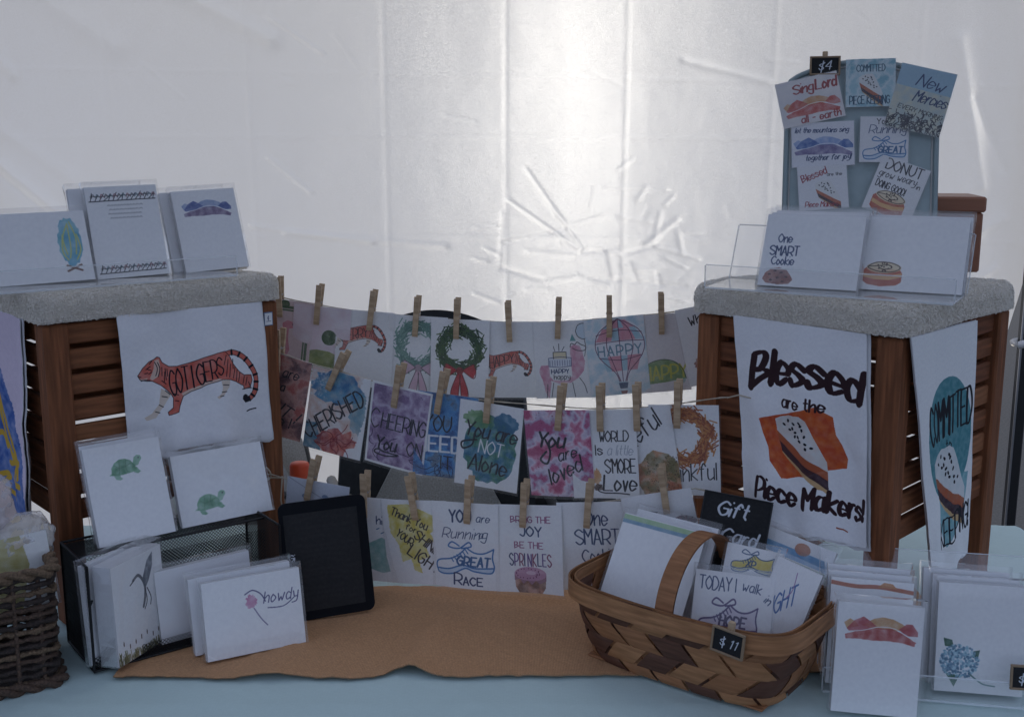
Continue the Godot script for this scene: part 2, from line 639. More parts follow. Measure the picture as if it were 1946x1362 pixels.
func tiger(p: Pic, o: Vector2, s: float, word: String) -> void:
	var red := Color(0.78, 0.36, 0.30)
	var b := Vector2(870, -10)
	var cream := Color(0.86, 0.80, 0.74)
	var lw := 3.6 * s
	var g := func(a): return G(a, o, s, b)
	var tail: PackedVector2Array = g.call([1440, 22, 1500, 18, 1560, 52, 1606, 110, 1640, 180, 1645, 240, 1630, 300, 1600, 335, 1572, 338, 1562, 318])
	p.pen(tail, 34 * s, INK)
	p.pen(tail, 26 * s, red.lightened(0.12))
	var tc := Pic.curve(tail)
	for i in range(4, tc.size() - 1, 4):
		var t := (tc[i + 1] - tc[i - 1]).normalized().orthogonal() * 13 * s
		p.pen([tc[i] - t, tc[i] + t], 15 * s, INK, false)
	p.pen(tc.slice(tc.size() - 8), 30 * s, INK, false)
	p.fill(g.call([1010, 185, 1075, 235, 1040, 270, 990, 320, 960, 370, 905, 384, 893, 366, 940, 340, 985, 280]), cream, 1.0, 0.1)
	p.fill(g.call([1390, 185, 1455, 190, 1442, 235, 1400, 280, 1360, 302, 1348, 290, 1385, 265, 1395, 230]), cream, 1.0, 0.1)
	var body := [872, 95, 905, 50, 950, 15, 985, 2, 1005, -10, 1022, -2, 1035, 30, 1075, 60, 1130, 68, 1200, 55, 1290, 30, 1380, 10, 1440, 5, 1470, 40, 1490, 90, 1525, 140, 1560, 172, 1610, 180, 1617, 215, 1602, 262, 1556, 266, 1553, 240, 1500, 205, 1455, 188, 1400, 182, 1300, 204, 1200, 240, 1150, 262, 1122, 320, 1110, 357, 1040, 362, 1037, 342, 1075, 320, 1085, 262, 1070, 230, 1010, 165, 960, 137, 925, 132, 885, 122]
	p.fill(g.call(body), red, 1.0, 0.14, 0.0, red.lightened(0.12))
	p.fill(g.call([1150, 262, 1200, 238, 1300, 202, 1400, 180, 1380, 170, 1290, 190, 1190, 225, 1140, 245]), cream, 0.9, 0.1)
	p.fill(g.call([985, 10, 1015, 5, 1020, 50, 1000, 110, 960, 132, 945, 120, 975, 60]), cream, 0.9, 0.15)
	p.fill(g.call([880, 112, 900, 118, 930, 112, 925, 130, 890, 124]), cream, 0.9, 0.1)
	var outline: PackedVector2Array = g.call(body)
	outline.append(outline[0])
	p.pen(outline, lw, INK, false, 0.85)
	for q in [[985, 20, 1000, 60, 985, 105], [1005, 25, 1016, 65, 1000, 112], [968, 12, 950, 30], [955, 45, 935, 58, 960, 70], [925, 60, 945, 50], [890, 128, 915, 124, 945, 130], [876, 100, 890, 104], [1030, 60, 1025, 110], [1045, 90, 1036, 150], [1062, 75, 1062, 120], [985, 285, 1010, 300], [960, 330, 985, 335], [1010, 235, 1045, 250], [1035, 205, 1065, 235], [1400, 215, 1440, 222], [1385, 260, 1420, 262], [1370, 285, 1395, 285], [1500, 110, 1478, 180], [1445, 30, 1422, 90], [1512, 130, 1500, 200], [1090, 235, 1120, 250], [1095, 280, 1118, 290], [1050, 70, 1050, 140], [1020, 140, 1045, 165], [1590, 225, 1605, 262], [940, 90, 962, 80], [915, 85, 935, 82], [1530, 150, 1518, 205], [1455, 60, 1430, 165], [1470, 90, 1452, 172], [1490, 60, 1485, 120], [1560, 180, 1550, 225], [1580, 190, 1570, 240], [1545, 262, 1610, 268]]:
		p.pen(g.call(q), lw * 1.3, INK, true)
	var n := word.length()
	for i in n:
		var t := (i + 0.5) / n
		var x := lerpf(1075, 1420, float(i) / n)
		var top := lerpf(92, 40, t)
		var hgt := lerpf(165, 110, t)
		var slot := 345.0 / n
		var squeeze := minf(1.0, slot / (hgt / 6.0 * 4.6))
		x += maxf(0.0, (slot - (p.adv(word[i]) + 1.0) * hgt / 6.0 * squeeze) / 2.0)
		var q: Vector2 = g.call([x, top + hgt])[0]
		p.text(word[i], q.x, q.y, hgt * s, INK, 9 * s, 0.05, -0.1, 1.0, 0.5, minf(1.0, 345.0 / n / (hgt / 6.0 * 4.6)))

func turtle(p: Pic, o: Vector2, s: float, word := "") -> void:
	var gr := Color(0.30, 0.56, 0.38)
	p.fill(G([58, 38, 63, 24, 70, 20, 78, 22, 80, 30, 74, 37, 70, 44, 62, 46], o, s), gr.lightened(0.25), 1.0, 0.25)
	for q in [[10, 58, 24, 56, 26, 66, 30, 70, 24, 73, 15, 70], [56, 50, 66, 48, 70, 56, 74, 60, 66, 64, 58, 60], [0, 58, 10, 52, 12, 60]]:
		p.fill(G(q, o, s), gr.lightened(0.18), 1.0, 0.3)
	p.fill(G([6, 58, 8, 42, 16, 30, 28, 24, 42, 24, 54, 30, 62, 42, 66, 54, 58, 58, 40, 60, 20, 62], o, s), gr.darkened(0.08), 1.0, 0.3, 0.3, gr.lightened(0.15))
	for q in [[16, 36, 26, 44, 40, 42, 54, 36], [26, 44, 24, 58], [40, 42, 44, 58], [28, 26, 26, 44], [44, 26, 40, 42]]:
		p.pen(G(q, o, s), 1.0 * s, gr.darkened(0.25), true, 0.5)
	p.disc((o.x + 73 * s) * p.k, (o.y + 27 * s) * p.k, 1.6 * s * p.k, INK)

func mountains(p: Pic, o: Vector2, s: float, far: Color, mid: Color, near: Color) -> void:
	p.fill(G([0, 14, 8, 8, 16, 12, 20, 18, 4, 22], o, s), far.lightened(0.1), 0.9)
	p.fill(G([24, 16, 40, 6, 52, 3, 66, 5, 78, 10, 90, 18, 70, 20, 40, 20], o, s), far, 0.9, 0.35)
	p.fill(G([4, 22, 14, 10, 26, 4, 36, 10, 44, 16, 30, 24, 8, 26], o, s), mid, 0.95, 0.35)
	p.fill(G([74, 18, 84, 10, 92, 10, 100, 20, 100, 26, 84, 26], o, s), mid, 0.95, 0.35)
	p.fill(G([2, 30, 20, 24, 44, 18, 66, 18, 80, 24, 98, 34, 96, 40, 80, 36, 60, 35, 40, 36, 20, 35, 4, 36], o, s), near, 0.95, 0.35, 0.6)
	p.pen(G([3, 26, 26, 23, 46, 17, 66, 17, 80, 23, 97, 32], o, s), 0.9 * s, Color(0.92, 0.92, 0.92))

func wreath(p: Pic, c: Vector2, r: float, cols: Array, bow: Color, n := 420, thick := 0.34) -> void:
	var g := RandomNumberGenerator.new()
	g.seed = int(c.x * 31 + r * 7)
	for i in n:
		var a := g.randf() * TAU
		var q := c + Vector2.from_angle(a) * r * (1.0 + g.randfn(0.0, thick * 0.45))
		var t := Vector2.from_angle(a + PI / 2 + g.randf_range(-0.9, 0.9)) * r * 0.16
		p.pen([q - t, q + t], r * 0.055, cols[g.randi() % cols.size()].lerp(cols[0], 0.3), false, 0.8)
	if bow.a > 0.0:
		var b := c + Vector2(0, r * 1.12)
		var s := r / 30.0
		p.fill(G([-4, 0, -22, -10, -26, 2, -22, 12], b, s), bow, 1.0, 0.1)
		p.fill(G([4, 0, 22, -10, 26, 2, 22, 12], b, s), bow, 1.0, 0.1)
		p.fill(G([-3, 4, -14, 34, -12, 54, -2, 44, 1, 6], b, s), bow, 1.0, 0.15)
		p.fill(G([3, 4, 14, 34, 12, 54, 3, 44, 0, 6], b, s), bow, 1.0, 0.15)
		p.ell(b.x, b.y + s, 6 * s, 6 * s, bow.darkened(0.15))
		for q in [[-4, 0, -22, -10, -26, 2, -22, 12, -4, 0], [4, 0, 22, -10, 26, 2, 22, 12, 4, 0], [-3, 4, -14, 34, -12, 54], [3, 4, 14, 34, 12, 54], [-2, 44, 1, 8], [3, 44, 0, 8]]:
			p.pen(G(q, b, s), 1.2 * s, bow.darkened(0.45), true, 0.8)

func pie(p: Pic, o: Vector2, s: float) -> void:
	var b := Vector2(470, 550)
	var g := func(a): return G(a, o, s, b)
	p.fill(g.call([500, 738, 722, 900, 729, 926, 712, 920, 700, 910, 680, 908, 640, 872, 505, 752]), Color(0.78, 0.64, 0.46), 1.0, 0.1)
	p.fill(g.call([488, 694, 722, 856, 723, 908, 502, 744]), Color(0.25, 0.17, 0.20), 1.0, 0.12)
	p.fill(g.call([475, 646, 722, 810, 722, 858, 640, 806, 560, 750, 489, 697]), Color(0.68, 0.36, 0.24), 1.0, 0.15)
	p.fill(g.call([471, 592, 498, 574, 520, 566, 548, 556, 575, 558, 604, 554, 634, 572, 665, 640, 722, 764, 723, 814, 660, 776, 560, 708, 476, 650]), Color(0.85, 0.85, 0.84), 1.0, 0.08)
	for q in [[515, 610], [540, 585], [568, 598], [600, 590], [545, 630], [575, 640], [560, 622], [612, 620], [590, 660], [625, 650], [598, 678], [630, 685], [660, 702], [632, 708], [572, 660], [605, 602]]:
		var c: Vector2 = g.call(q)[0]
		p.ell(c.x, c.y, 9 * s, 6 * s, INK, 1.0, 0.0, 0.2, null, q[0] * 0.3)

func shoe(p: Pic, o: Vector2, s: float, c: Color, word: String, body = null) -> void:
	if body != null:
		p.fill(G([4, 44, 2, 32, 20, 26, 36, 20, 52, 8, 70, 16, 96, 10, 98, 34, 96, 44, 70, 44, 50, 40, 24, 50, 8, 50], o, s), body, 0.9, 0.2)
	p.fill(G([4, 44, 24, 44, 48, 36, 74, 40, 98, 38, 96, 46, 70, 46, 50, 42, 26, 52, 8, 52], o, s), c.lightened(0.55), 0.7, 0.3)
	for q in [[4, 50, 1, 38, 6, 30, 26, 26, 40, 18, 52, 6], [52, 6, 66, 14, 82, 14, 98, 6], [98, 6, 96, 22, 99, 36, 95, 46, 82, 47], [82, 47, 64, 45, 50, 41, 30, 51, 12, 53, 4, 50], [4, 44, 22, 44, 46, 36, 66, 40, 98, 38], [40, 4, 28, -2, 22, 6, 40, 8, 56, -3, 60, 4, 44, 8]]:
		p.pen(G(q, o, s), 2.3 * s, c)
	for i in 6:
		var x := 26 + i * 5.0
		p.pen(G([x, 25 - i * 3.0, x + 4, 31 - i * 3.0], o, s), 1.8 * s, c)
	p.text(word, o.x + 36 * s, o.y + 36 * s, 15 * s, c.darkened(0.15), 3.6 * s, 0.1, 0.02, 1.1, 0.3, 0.85)

func cake(p: Pic, o: Vector2, s: float, top: Color, side: Color, dots: Color) -> void:
	p.fill(G([0, 16, 2, 40, 8, 50, 30, 54, 52, 50, 58, 40, 60, 16], o, s), side, 1.0, 0.25, 0.0, side.darkened(0.35))
	p.fill(G([0, 28, 10, 25, 16, 34, 24, 27, 32, 35, 40, 27, 48, 33, 60, 26, 60, 14, 0, 14], o, s), top.darkened(0.2), 1.0, 0.2)
	p.ell(o.x + 30 * s, o.y + 15 * s, 30 * s, 13 * s, top, 1.0, 0.15)
	p.ell(o.x + 31 * s, o.y + 13 * s, 9 * s, 3.6 * s, top.lightened(0.4), 1.0, 0.1)
	for i in 22:
		var a := i * 2.4
		var r := 0.45 + 0.5 * absf(sin(i * 5.1))
		var q := (o + Vector2(30 + cos(a) * 28 * r, 15 + sin(a) * 11 * r) * s) * p.k
		p.disc(q.x, q.y, 1.0 * s * p.k, dots)

func cookie(p: Pic, o: Vector2, s: float) -> void:
	p.fill(G([0, 24, 4, 12, 14, 3, 28, 0, 42, 4, 52, 14, 56, 24, 50, 31, 30, 33, 8, 31], o, s), Color(0.62, 0.38, 0.32), 1.0, 0.3, 0.4, Color(0.48, 0.27, 0.24))
	for q in [[12, 14], [22, 7], [34, 10], [44, 18], [28, 20], [16, 25], [38, 27]]:
		p.ell(o.x + q[0] * s, o.y + q[1] * s, 3 * s, 2 * s, Color(0.25, 0.14, 0.14))

func donut(p: Pic, o: Vector2, s: float) -> void:
	p.fill(G([0, 16, 4, 12, 60, 14, 64, 20, 64, 36, 56, 42, 30, 45, 8, 42, 0, 36], o, s), Color(0.72, 0.36, 0.26), 1.0, 0.2)
	p.fill(G([1, 22, 20, 26, 44, 25, 63, 20, 63, 27, 44, 33, 20, 33, 1, 29], o, s), Color(0.88, 0.72, 0.50), 1.0, 0.15)
	p.ell(o.x + 33 * s, o.y + 11 * s, 29 * s, 10 * s, Color(0.86, 0.80, 0.68), 1.0, 0.15)
	p.pen(G([6, 10, 20, 2, 44, 2, 60, 10, 48, 18, 24, 18, 6, 11, 24, 8, 40, 6, 46, 11, 32, 14, 24, 10], o, s), 1.2 * s, Color(0.30, 0.24, 0.20))
	for i in 14:
		var q := (o + Vector2(33 + cos(i * 2.4) * 24 * absf(sin(i * 3.1)), 10 + sin(i * 2.4) * 7) * s) * p.k
		p.disc(q.x, q.y, 1.3 * s * p.k, Color(0.28, 0.20, 0.18))

func specks(p: Pic, n: int, c: Color, seed_: int, lo: Vector2, hi: Vector2, r := 0.8, a := 0.5) -> void:
	var g := RandomNumberGenerator.new()
	g.seed = seed_
	for i in n:
		var q := Vector2(g.randf_range(lo.x, hi.x), g.randf_range(lo.y, hi.y)) * p.k
		p.disc(q.x, q.y, r * g.randf_range(0.4, 1.6) * p.k, c, a)

func veins(p: Pic, o: Vector2, n: int, c: Color, seed_: int, reach := 30.0, a := 0.6) -> void:
	var g := RandomNumberGenerator.new()
	g.seed = seed_
	for i in n:
		var q := o + Vector2(g.randf_range(-8, 8), g.randf_range(-4, 4))
		var t := g.randf() * TAU
		var pts := PackedVector2Array([q])
		for j in 6:
			t += g.randf_range(-0.8, 0.8)
			q += Vector2.from_angle(t) * reach / 6.0
			pts.append(q)
		p.pen(pts, 1.1, c, true, a)

func card_print(key: String) -> Pic:
	var wide := key in ["fire", "turtle_wide", "howdy", "cookie_wide", "donut_wide", "blank_wide", "sing", "letmount", "hope", "light", "band_green", "band_blue"]
	var p := Pic.new(100, 77 if wide else 130, 2.3)
	var white := Color(0.92, 0.92, 0.92)
	match key:
		"flamingo":
			p = Pic.new(100, 130, 2.3, Color(0.86, 0.78, 0.78))
			for e in [[8, 1.8], [13, 1.1]]:
				p.pen(V([e[0], e[0] + 4, 100 - e[0], e[0] + 4, 100 - e[0], 128 - e[0], e[0], 128 - e[0], e[0], e[0] + 4]), e[1] * 2.6, Color(0.33, 0.45, 0.33), false, 0.9)
			p.ell(50, 7, 8, 7, Color(0.25, 0.38, 0.25))
			p.fill(V([48, 40, 56, 34, 66, 36, 68, 46, 60, 48, 60, 66, 64, 84, 56, 104, 44, 112, 38, 92, 40, 70, 50, 56]), Color(0.80, 0.48, 0.54), 0.9, 0.3)
			p.pen(V([66, 40, 74, 46, 70, 50]), 2.0, INK)
		"merry_green":
			p.wash([Color(0.86, 0.76, 0.80), Color(0.90, 0.85, 0.88)], 0.8)
			p.ell(64, 52, 13, 13, Color(0.16, 0.30, 0.14), 1.0, 0.3)
			p.disc(64 * 2.3, 50 * 2.3, 2, Color(0.6, 0.75, 0.5))
			p.fill(V([0, 130, 0, 100, 8, 86, 24, 78, 44, 74, 66, 76, 86, 84, 96, 96, 94, 108, 86, 104, 80, 116, 70, 106, 60, 118, 50, 106, 38, 118, 28, 108, 16, 120, 10, 130]), Color(0.42, 0.50, 0.22), 1.0, 0.25, 0.5, Color(0.55, 0.60, 0.32))
			p.text("Merry", 8, 122, 22, white, 4.0, 0.15)
		"merry_tiger":
			tiger(p, Vector2(-14, 22), 0.128, "MERRY")
		"wreath_teal":
			wreath(p, Vector2(52, 50), 34, [Color(0.42, 0.58, 0.53), Color(0.55, 0.68, 0.62), Color(0.35, 0.50, 0.47)], Color(0.86, 0.72, 0.78), 560)
		"wreath_green":
			wreath(p, Vector2(50, 50), 32, [Color(0.14, 0.28, 0.13), Color(0.22, 0.36, 0.17), Color(0.30, 0.42, 0.16), Color(0.10, 0.20, 0.12)], Color(0.74, 0.16, 0.19), 620)
		"happy_tiger":
			tiger(p, Vector2(-6, 48), 0.122, "HAPPY")
		"llama":
			var pk := Color(0.80, 0.52, 0.62)
			p.fill(V([6, 84, 10, 74, 22, 74, 26, 88, 26, 104, 22, 130, 16, 120, 12, 100]), pk, 0.9, 0.4, 0.5)
			p.fill(V([60, 44, 66, 40, 76, 42, 80, 52, 84, 68, 82, 84, 72, 96, 60, 104, 40, 106, 26, 100, 26, 84, 58, 84, 60, 62]), pk, 0.9, 0.4, 0.5)
			p.fill(V([24, 62, 60, 62, 62, 92, 54, 100, 30, 100, 24, 92]), white, 1.0, 0.0)
			p.fill(V([23, 62, 61, 62, 61, 76, 23, 76]), Color(0.84, 0.86, 0.90), 1.0, 0.1)
			p.fill(V([31, 52, 53, 52, 53, 63, 31, 63]), Color(0.87, 0.82, 0.68), 1.0, 0.1)
			for x in 9:
				p.pen(V([25 + x * 4.2, 66, 25 + x * 4.2, 75]), 0.8, Color(0.35, 0.4, 0.55), false)
			p.pen(V([23, 62, 42, 60, 61, 62, 61, 76, 42, 78, 23, 76, 23, 62]), 1.0, Color(0.3, 0.35, 0.5), false)
			p.pen(V([31, 63, 31, 52, 53, 52, 53, 63]), 1.0, INK, false)
			for q in [[34, 50, 32, 42], [41, 50, 41, 38], [46, 50, 50, 43]]:
				p.pen(V(q), 0.9, INK, false)
			p.text("HAPPY", 27, 88, 7, NAVY, 1.4)
			p.text("happy", 31, 98, 8, INK, 0.9)
			p.pen(V([60, 44, 62, 38, 68, 40, 72, 36, 78, 40, 86, 44, 84, 50, 72, 50, 64, 46]), 1.0, INK)
			p.fill(V([60, 34, 64, 22, 70, 34]), Color(0.40, 0.62, 0.62), 1.0, 0.1)
			p.ell(82, 18, 12, 13, Color(0.80, 0.86, 0.90), 1.0, 0.1)
			p.pen(V([70, 18, 74, 8, 84, 5, 94, 12, 94, 24, 84, 31, 74, 27, 70, 18]), 0.9, INK)
			p.pen(V([84, 31, 86, 44, 84, 60]), 0.7, INK)
			for q in [[20, 106, 18, 128, 16, 130], [30, 104, 26, 128], [62, 104, 66, 128], [74, 96, 82, 108, 86, 122]]:
				p.pen(V(q), 0.9, INK)
		"balloon":
			p.wash([Color(0.66, 0.80, 0.86), Color(0.90, 0.91, 0.92), Color(0.72, 0.84, 0.88)], 0.85, 1.0, 40)
			p.ell(56, 46, 41, 43, Color(0.90, 0.90, 0.92), 1.0, 0.05)
			p.fill(V([18, 62, 28, 78, 44, 92, 50, 108, 62, 108, 70, 92, 84, 78, 94, 62]), Color(0.90, 0.90, 0.92), 1.0, 0.05)
			var pk := Color(0.83, 0.52, 0.58)
			var bl := Color(0.60, 0.76, 0.82)
			for i in 6:
				var u0 := -1.0 + i / 3.0
				var u1 := -1.0 + (i + 1) / 3.0
				for j in 4:
					if j == 2:
						continue
					var pts := []
					for e in [[u0, j], [u1, j], [u1, j + 1], [u0, j + 1]]:
						var t: float = [0.02, 0.2, 0.5, 0.86, 1.22][e[1]]
						var rad := sin(minf(t, 1.0) * PI * 0.72 + 0.25) if t < 0.9 else 0.62
						pts.append_array([56 + 41 * e[0] * rad, 4 + 84 * (t * 0.84)])
					p.fill(V(pts), pk if (i + j) % 3 else bl, 0.85, 0.15)
			for q in [[56, 3, 24, 22, 15, 46, 22, 68, 44, 92, 50, 108], [56, 3, 40, 20, 34, 48, 42, 76, 52, 108], [56, 3, 56, 108], [56, 3, 72, 20, 78, 48, 70, 76, 60, 108], [56, 3, 88, 22, 97, 46, 90, 68, 68, 92, 62, 108], [18, 28, 56, 22, 94, 28], [15, 42, 56, 40, 97, 42], [20, 66, 56, 72, 92, 66]]:
				p.pen(V(q), 1.1, Color(0.38, 0.22, 0.34))
			p.text("HAPPY", 19, 63, 16, Color(0.40, 0.55, 0.62), 2.8, 0.0, 0.0, 1.6, 0.0, 0.95)
			p.fill(V([48, 110, 64, 110, 62, 120, 50, 120]), Color(0.30, 0.36, 0.46))
			p.fill(V([50, 124, 62, 124, 60, 129, 52, 129]), Color(0.55, 0.30, 0.26))
		"happy_turtle":
			p = Pic.new(100, 130, 2.3, Color(0.87, 0.85, 0.85))
			p.ell(20, 116, 10, 7, Color(0.66, 0.74, 0.72))
			p.ell(82, 112, 9, 7, Color(0.66, 0.74, 0.72))
			p.fill(V([12, 112, 14, 98, 24, 86, 40, 78, 58, 76, 76, 82, 88, 96, 92, 110, 60, 114, 30, 116]), Color(0.46, 0.58, 0.36), 1.0, 0.25)
			p.text("HAPPY", 22, 110, 22, Color(0.76, 0.74, 0.34), 3.6, 0.05, -0.05, 1.0, 0.2, 0.8)
			p.pen(V([12, 112, 14, 98, 24, 86, 40, 78, 58, 76, 76, 82, 88, 96, 92, 110]), 1.2, Color(0.25, 0.34, 0.25))
		"where":
			p.text("Where", 20, 30, 14, INK, 2.0, 0.1, -0.2)
			p.text("R", 44, 66, 12, INK, 1.8)
			p.ell(40, 96, 26, 14, Color(0.60, 0.38, 0.32), 0.9, 0.3, 0.2)
		"you_are_red":
			p.wash([Color(0.66, 0.26, 0.22), Color(0.74, 0.52, 0.46), Color(0.62, 0.40, 0.36), Color(0.30, 0.14, 0.15)], 0.95, 1.0, 5)
			p.text("You are", 10, 34, 15, INK, 2.0, 0.25)
			p.text("2", 30, 60, 14, INK, 2.0)
			p.text("a", 52, 56, 13, INK, 2.4, 0.2)
			p.text("BUT !", 24, 84, 20, INK, 2.6, 0.3, 0.3)
			p.text("here !", 26, 112, 16, INK, 2.4, 0.2)
		"cherished":
			p.wash([Color(0.88, 0.84, 0.82), Color(0.80, 0.64, 0.56), Color(0.86, 0.82, 0.80)], 0.8, 1.0, 60)
			p.ell(46, 26, 46, 26, Color(0.16, 0.42, 0.62), 0.95, 0.35, 0.25, Color(0.30, 0.58, 0.72))
			p.ell(92, 60, 20, 34, Color(0.36, 0.58, 0.66), 0.8, 0.4, 0.3)
			p.ell(8, 114, 22, 26, Color(0.22, 0.44, 0.54), 0.9, 0.4, 0.3)
			p.ell(56, 112, 34, 22, Color(0.78, 0.36, 0.30), 0.9, 0.4, 0.35, Color(0.62, 0.20, 0.20))
			p.fill(V([88, 0, 100, 0, 100, 130, 72, 130, 74, 118, 88, 112, 92, 90, 98, 60, 96, 30, 84, 16]), white, 1.0, 0.05, 2.0)
			veins(p, Vector2(52, 106), 9, Color(0.48, 0.08, 0.12), 7, 40)
			specks(p, 120, Color(0.85, 0.85, 0.86), 3, Vector2(0, 4), Vector2(30, 46), 1.0, 0.5)
			p.text("CHERISHED", 8, 116, 25, INK, 2.8, 0.1, -0.72, 0.9, 0.5, 0.75)
		"cheering":
			p.wash([Color(0.40, 0.29, 0.46), Color(0.58, 0.48, 0.62), Color(0.74, 0.68, 0.78), Color(0.48, 0.36, 0.54)], 0.95, 1.0, 90)
			veins(p, Vector2(20, 100), 5, Color(0.20, 0.10, 0.28), 9)
			veins(p, Vector2(80, 108), 4, Color(0.20, 0.10, 0.28), 12)
			specks(p, 90, Color(0.25, 0.14, 0.32), 5, Vector2(0, 0), Vector2(100, 130), 0.7, 0.5)
			p.text("C", 4, 72, 30, INK, 2.0, 0.0, 0.0, 1.0, 0.3, 0.7)
			p.text("HEERING", 22, 70, 24, INK, 2.2, 0.05, 0.0, 0.8, 0.3, 0.75)
			p.text("You", 16, 104, 20, INK, 2.6, 0.15, 0.0, 0.8, 0.7, 0.85)
			p.text("ON", 70, 104, 22, INK, 2.2, 0.0, 0.0, 0.8, 0.3, 0.8)
			p.pen(V([54, 110, 34, 114, 16, 112, 20, 106, 36, 108, 56, 108]), 2.2, INK)
			p.pen(V([1, 1, 99, 1, 99, 129, 1, 129, 1, 1]), 5, white, false)
		"you_need":
			p.wash([Color(0.10, 0.28, 0.52), Color(0.18, 0.46, 0.72), Color(0.26, 0.54, 0.76), Color(0.28, 0.36, 0.46)], 0.97, 1.0, 130)
			veins(p, Vector2(40, 108), 8, Color(0.08, 0.12, 0.26), 14, 34)
			specks(p, 120, Color(0.06, 0.16, 0.34), 6, Vector2(0, 50), Vector2(100, 130), 1.0, 0.5)
			p.text("YOU", 15, 58, 24, INK, 2.4, 0.05, 0.0, 0.8, 0.3, 0.75)
			p.text("NEED", 5, 92, 24, white, 4.2, 0.05, -0.06, 0.9, 0.3, 0.9)
			p.text("IT", 44, 116, 20, INK, 2.2)
		"not_alone":
			p.ell(52, 70, 42, 52, Color(0.20, 0.45, 0.36), 0.97, 0.3, 0.16, Color(0.14, 0.40, 0.52))
			p.ell(30, 26, 22, 14, Color(0.40, 0.58, 0.36), 0.9, 0.3, 0.25)
			p.ell(74, 28, 20, 16, Color(0.14, 0.38, 0.52), 0.9, 0.3, 0.25)
			p.text("You are", 10, 52, 22, INK, 2.4, 0.15, 0.06, 0.8, 0.8, 0.85)
			p.pen(V([26, 50, 24, 66, 10, 74, 8, 64, 30, 58]), 2.6, INK)
			p.text("NOT", 34, 76, 20, white, 2.2, 0.05, 0.08, 0.8, 0.2, 0.8)
			p.text("Alone", 20, 104, 24, INK, 2.4, 0.1, 0.06, 0.8, 0.8, 0.85)
		"loved":
			p.wash([Color(0.66, 0.20, 0.38), Color(0.78, 0.44, 0.56), Color(0.86, 0.80, 0.86), Color(0.70, 0.64, 0.74), Color(0.66, 0.24, 0.44)], 0.97, 1.0, 170)
			specks(p, 50, Color(0.45, 0.08, 0.24), 8, Vector2(0, 0), Vector2(100, 130), 0.8, 0.5)
			p.text("You", 16, 54, 22, INK, 3.0, 0.25, 0.05, 0.9, 1.0, 0.9)
			p.pen(V([30, 44, 36, 62, 30, 80, 20, 74, 30, 62]), 3.0, INK)
			p.text("are", 48, 76, 16, INK, 2.0, 0.3, -0.25)
			p.text("loved", 34, 112, 22, INK, 2.2, 0.3, -0.42, 0.9, 0.9, 0.95)
		"world":
			p.text("WORLD", 44, 46, 15, INK, 1.8, 0.05, 0.0, 0.7, 0.3, 0.72)
			p.text("Is", 37, 66, 14, INK, 1.8)
			p.text("a little", 54, 66, 14, Color(0.62, 0.64, 0.68), 1.0, 0.2, 0.0, 0.8, 0.3, 0.85)
			p.text("S'MORE", 50, 92, 20, INK, 2.0, 0.0, 0.0, 0.7, 0.4, 0.62)
			p.text("Love", 45, 118, 22, INK, 2.4, 0.12, 0.0, 0.8, 0.8, 0.9)
			p.pen(V([42, 112, 37, 118, 46, 122, 66, 122, 84, 123]), 1.6, INK)
			p.ell(37, 98, 6, 11, Color(0.80, 0.56, 0.32), 0.9, 0.3, 0.3)
			p.ell(38, 114, 7, 5, Color(0.28, 0.20, 0.16), 0.9, 0.3, 0.3)
		"grateful":
			p.fill(V([24, 92, 30, 82, 46, 80, 56, 68, 66, 62, 88, 70, 100, 86, 100, 128, 46, 130, 40, 114, 30, 106]), Color(0.72, 0.48, 0.30), 0.95, 0.35, 0.8, Color(0.52, 0.46, 0.30))
			p.ell(86, 92, 16, 18, Color(0.42, 0.40, 0.22), 0.8, 0.5, 0.4)
			p.ell(86, 120, 14, 10, Color(0.74, 0.38, 0.26), 0.8, 0.4, 0.3)
			p.ell(36, 96, 12, 12, Color(0.78, 0.50, 0.40), 0.7, 0.3, 0.3)
			specks(p, 160, Color(0.26, 0.20, 0.12), 21, Vector2(50, 72), Vector2(98, 128), 0.7, 0.6)
			p.text("Grateful", 2, 84, 26, INK, 2.2, 0.2, -0.62, 0.8, 0.7, 0.85)
		"thankful":
			wreath(p, Vector2(50, 46), 34, [Color(0.64, 0.34, 0.16), Color(0.76, 0.48, 0.22), Color(0.50, 0.24, 0.14), Color(0.82, 0.60, 0.34)], Color(0, 0, 0, 0), 620)
			p.text("Thankful", 8, 112, 24, INK, 1.7, 0.05, -0.06, 0.8, 0.5, 0.85)
		"fish":
			p = Pic.new(100, 130, 2.3, Color(0.84, 0.86, 0.90))
			p.ell(30, 26, 5, 3.5, Color(0.35, 0.45, 0.6), 0.8)
			p.ell(62, 22, 5, 3.5, Color(0.35, 0.45, 0.6), 0.8)
			p.pen(V([0, 0, 60, 26, 100, 40]), 0.8, Color(0.6, 0.62, 0.68))
		"whale":
			p.text("hi", 62, 40, 12, NAVY, 1.6)
			p.fill(V([50, 70, 70, 60, 88, 70, 98, 90, 92, 110, 70, 116, 50, 110]), Color(0.45, 0.65, 0.62), 0.9, 0.3)
			for i in 5:
				p.pen(V([62 + i * 7, 48 + (i % 2) * 6, 66 + i * 7, 46 + (i % 2) * 6]), 1.4, Color(0.3, 0.45, 0.6))
		"thank_you":
			p.fill(V([8, 8, 40, 6, 86, 26, 78, 30, 86, 40, 72, 50, 80, 62, 62, 66, 70, 86, 52, 92, 56, 112, 44, 108, 40, 90, 26, 96, 22, 70, 10, 50]), Color(0.80, 0.72, 0.24), 0.95, 0.3, 1.0, Color(0.86, 0.82, 0.50))
			p.text("Thank You", 12, 22, 12, INK, 1.7, 0.0, 0.4, 0.9, 0.4, 0.8)
			p.text("for", 34, 44, 9, INK, 1.4, 0.0, 0.4)
			p.text("SHINING", 46, 56, 15, INK, 2.0, 0.0, 0.72, 0.9, 0.5, 0.85)
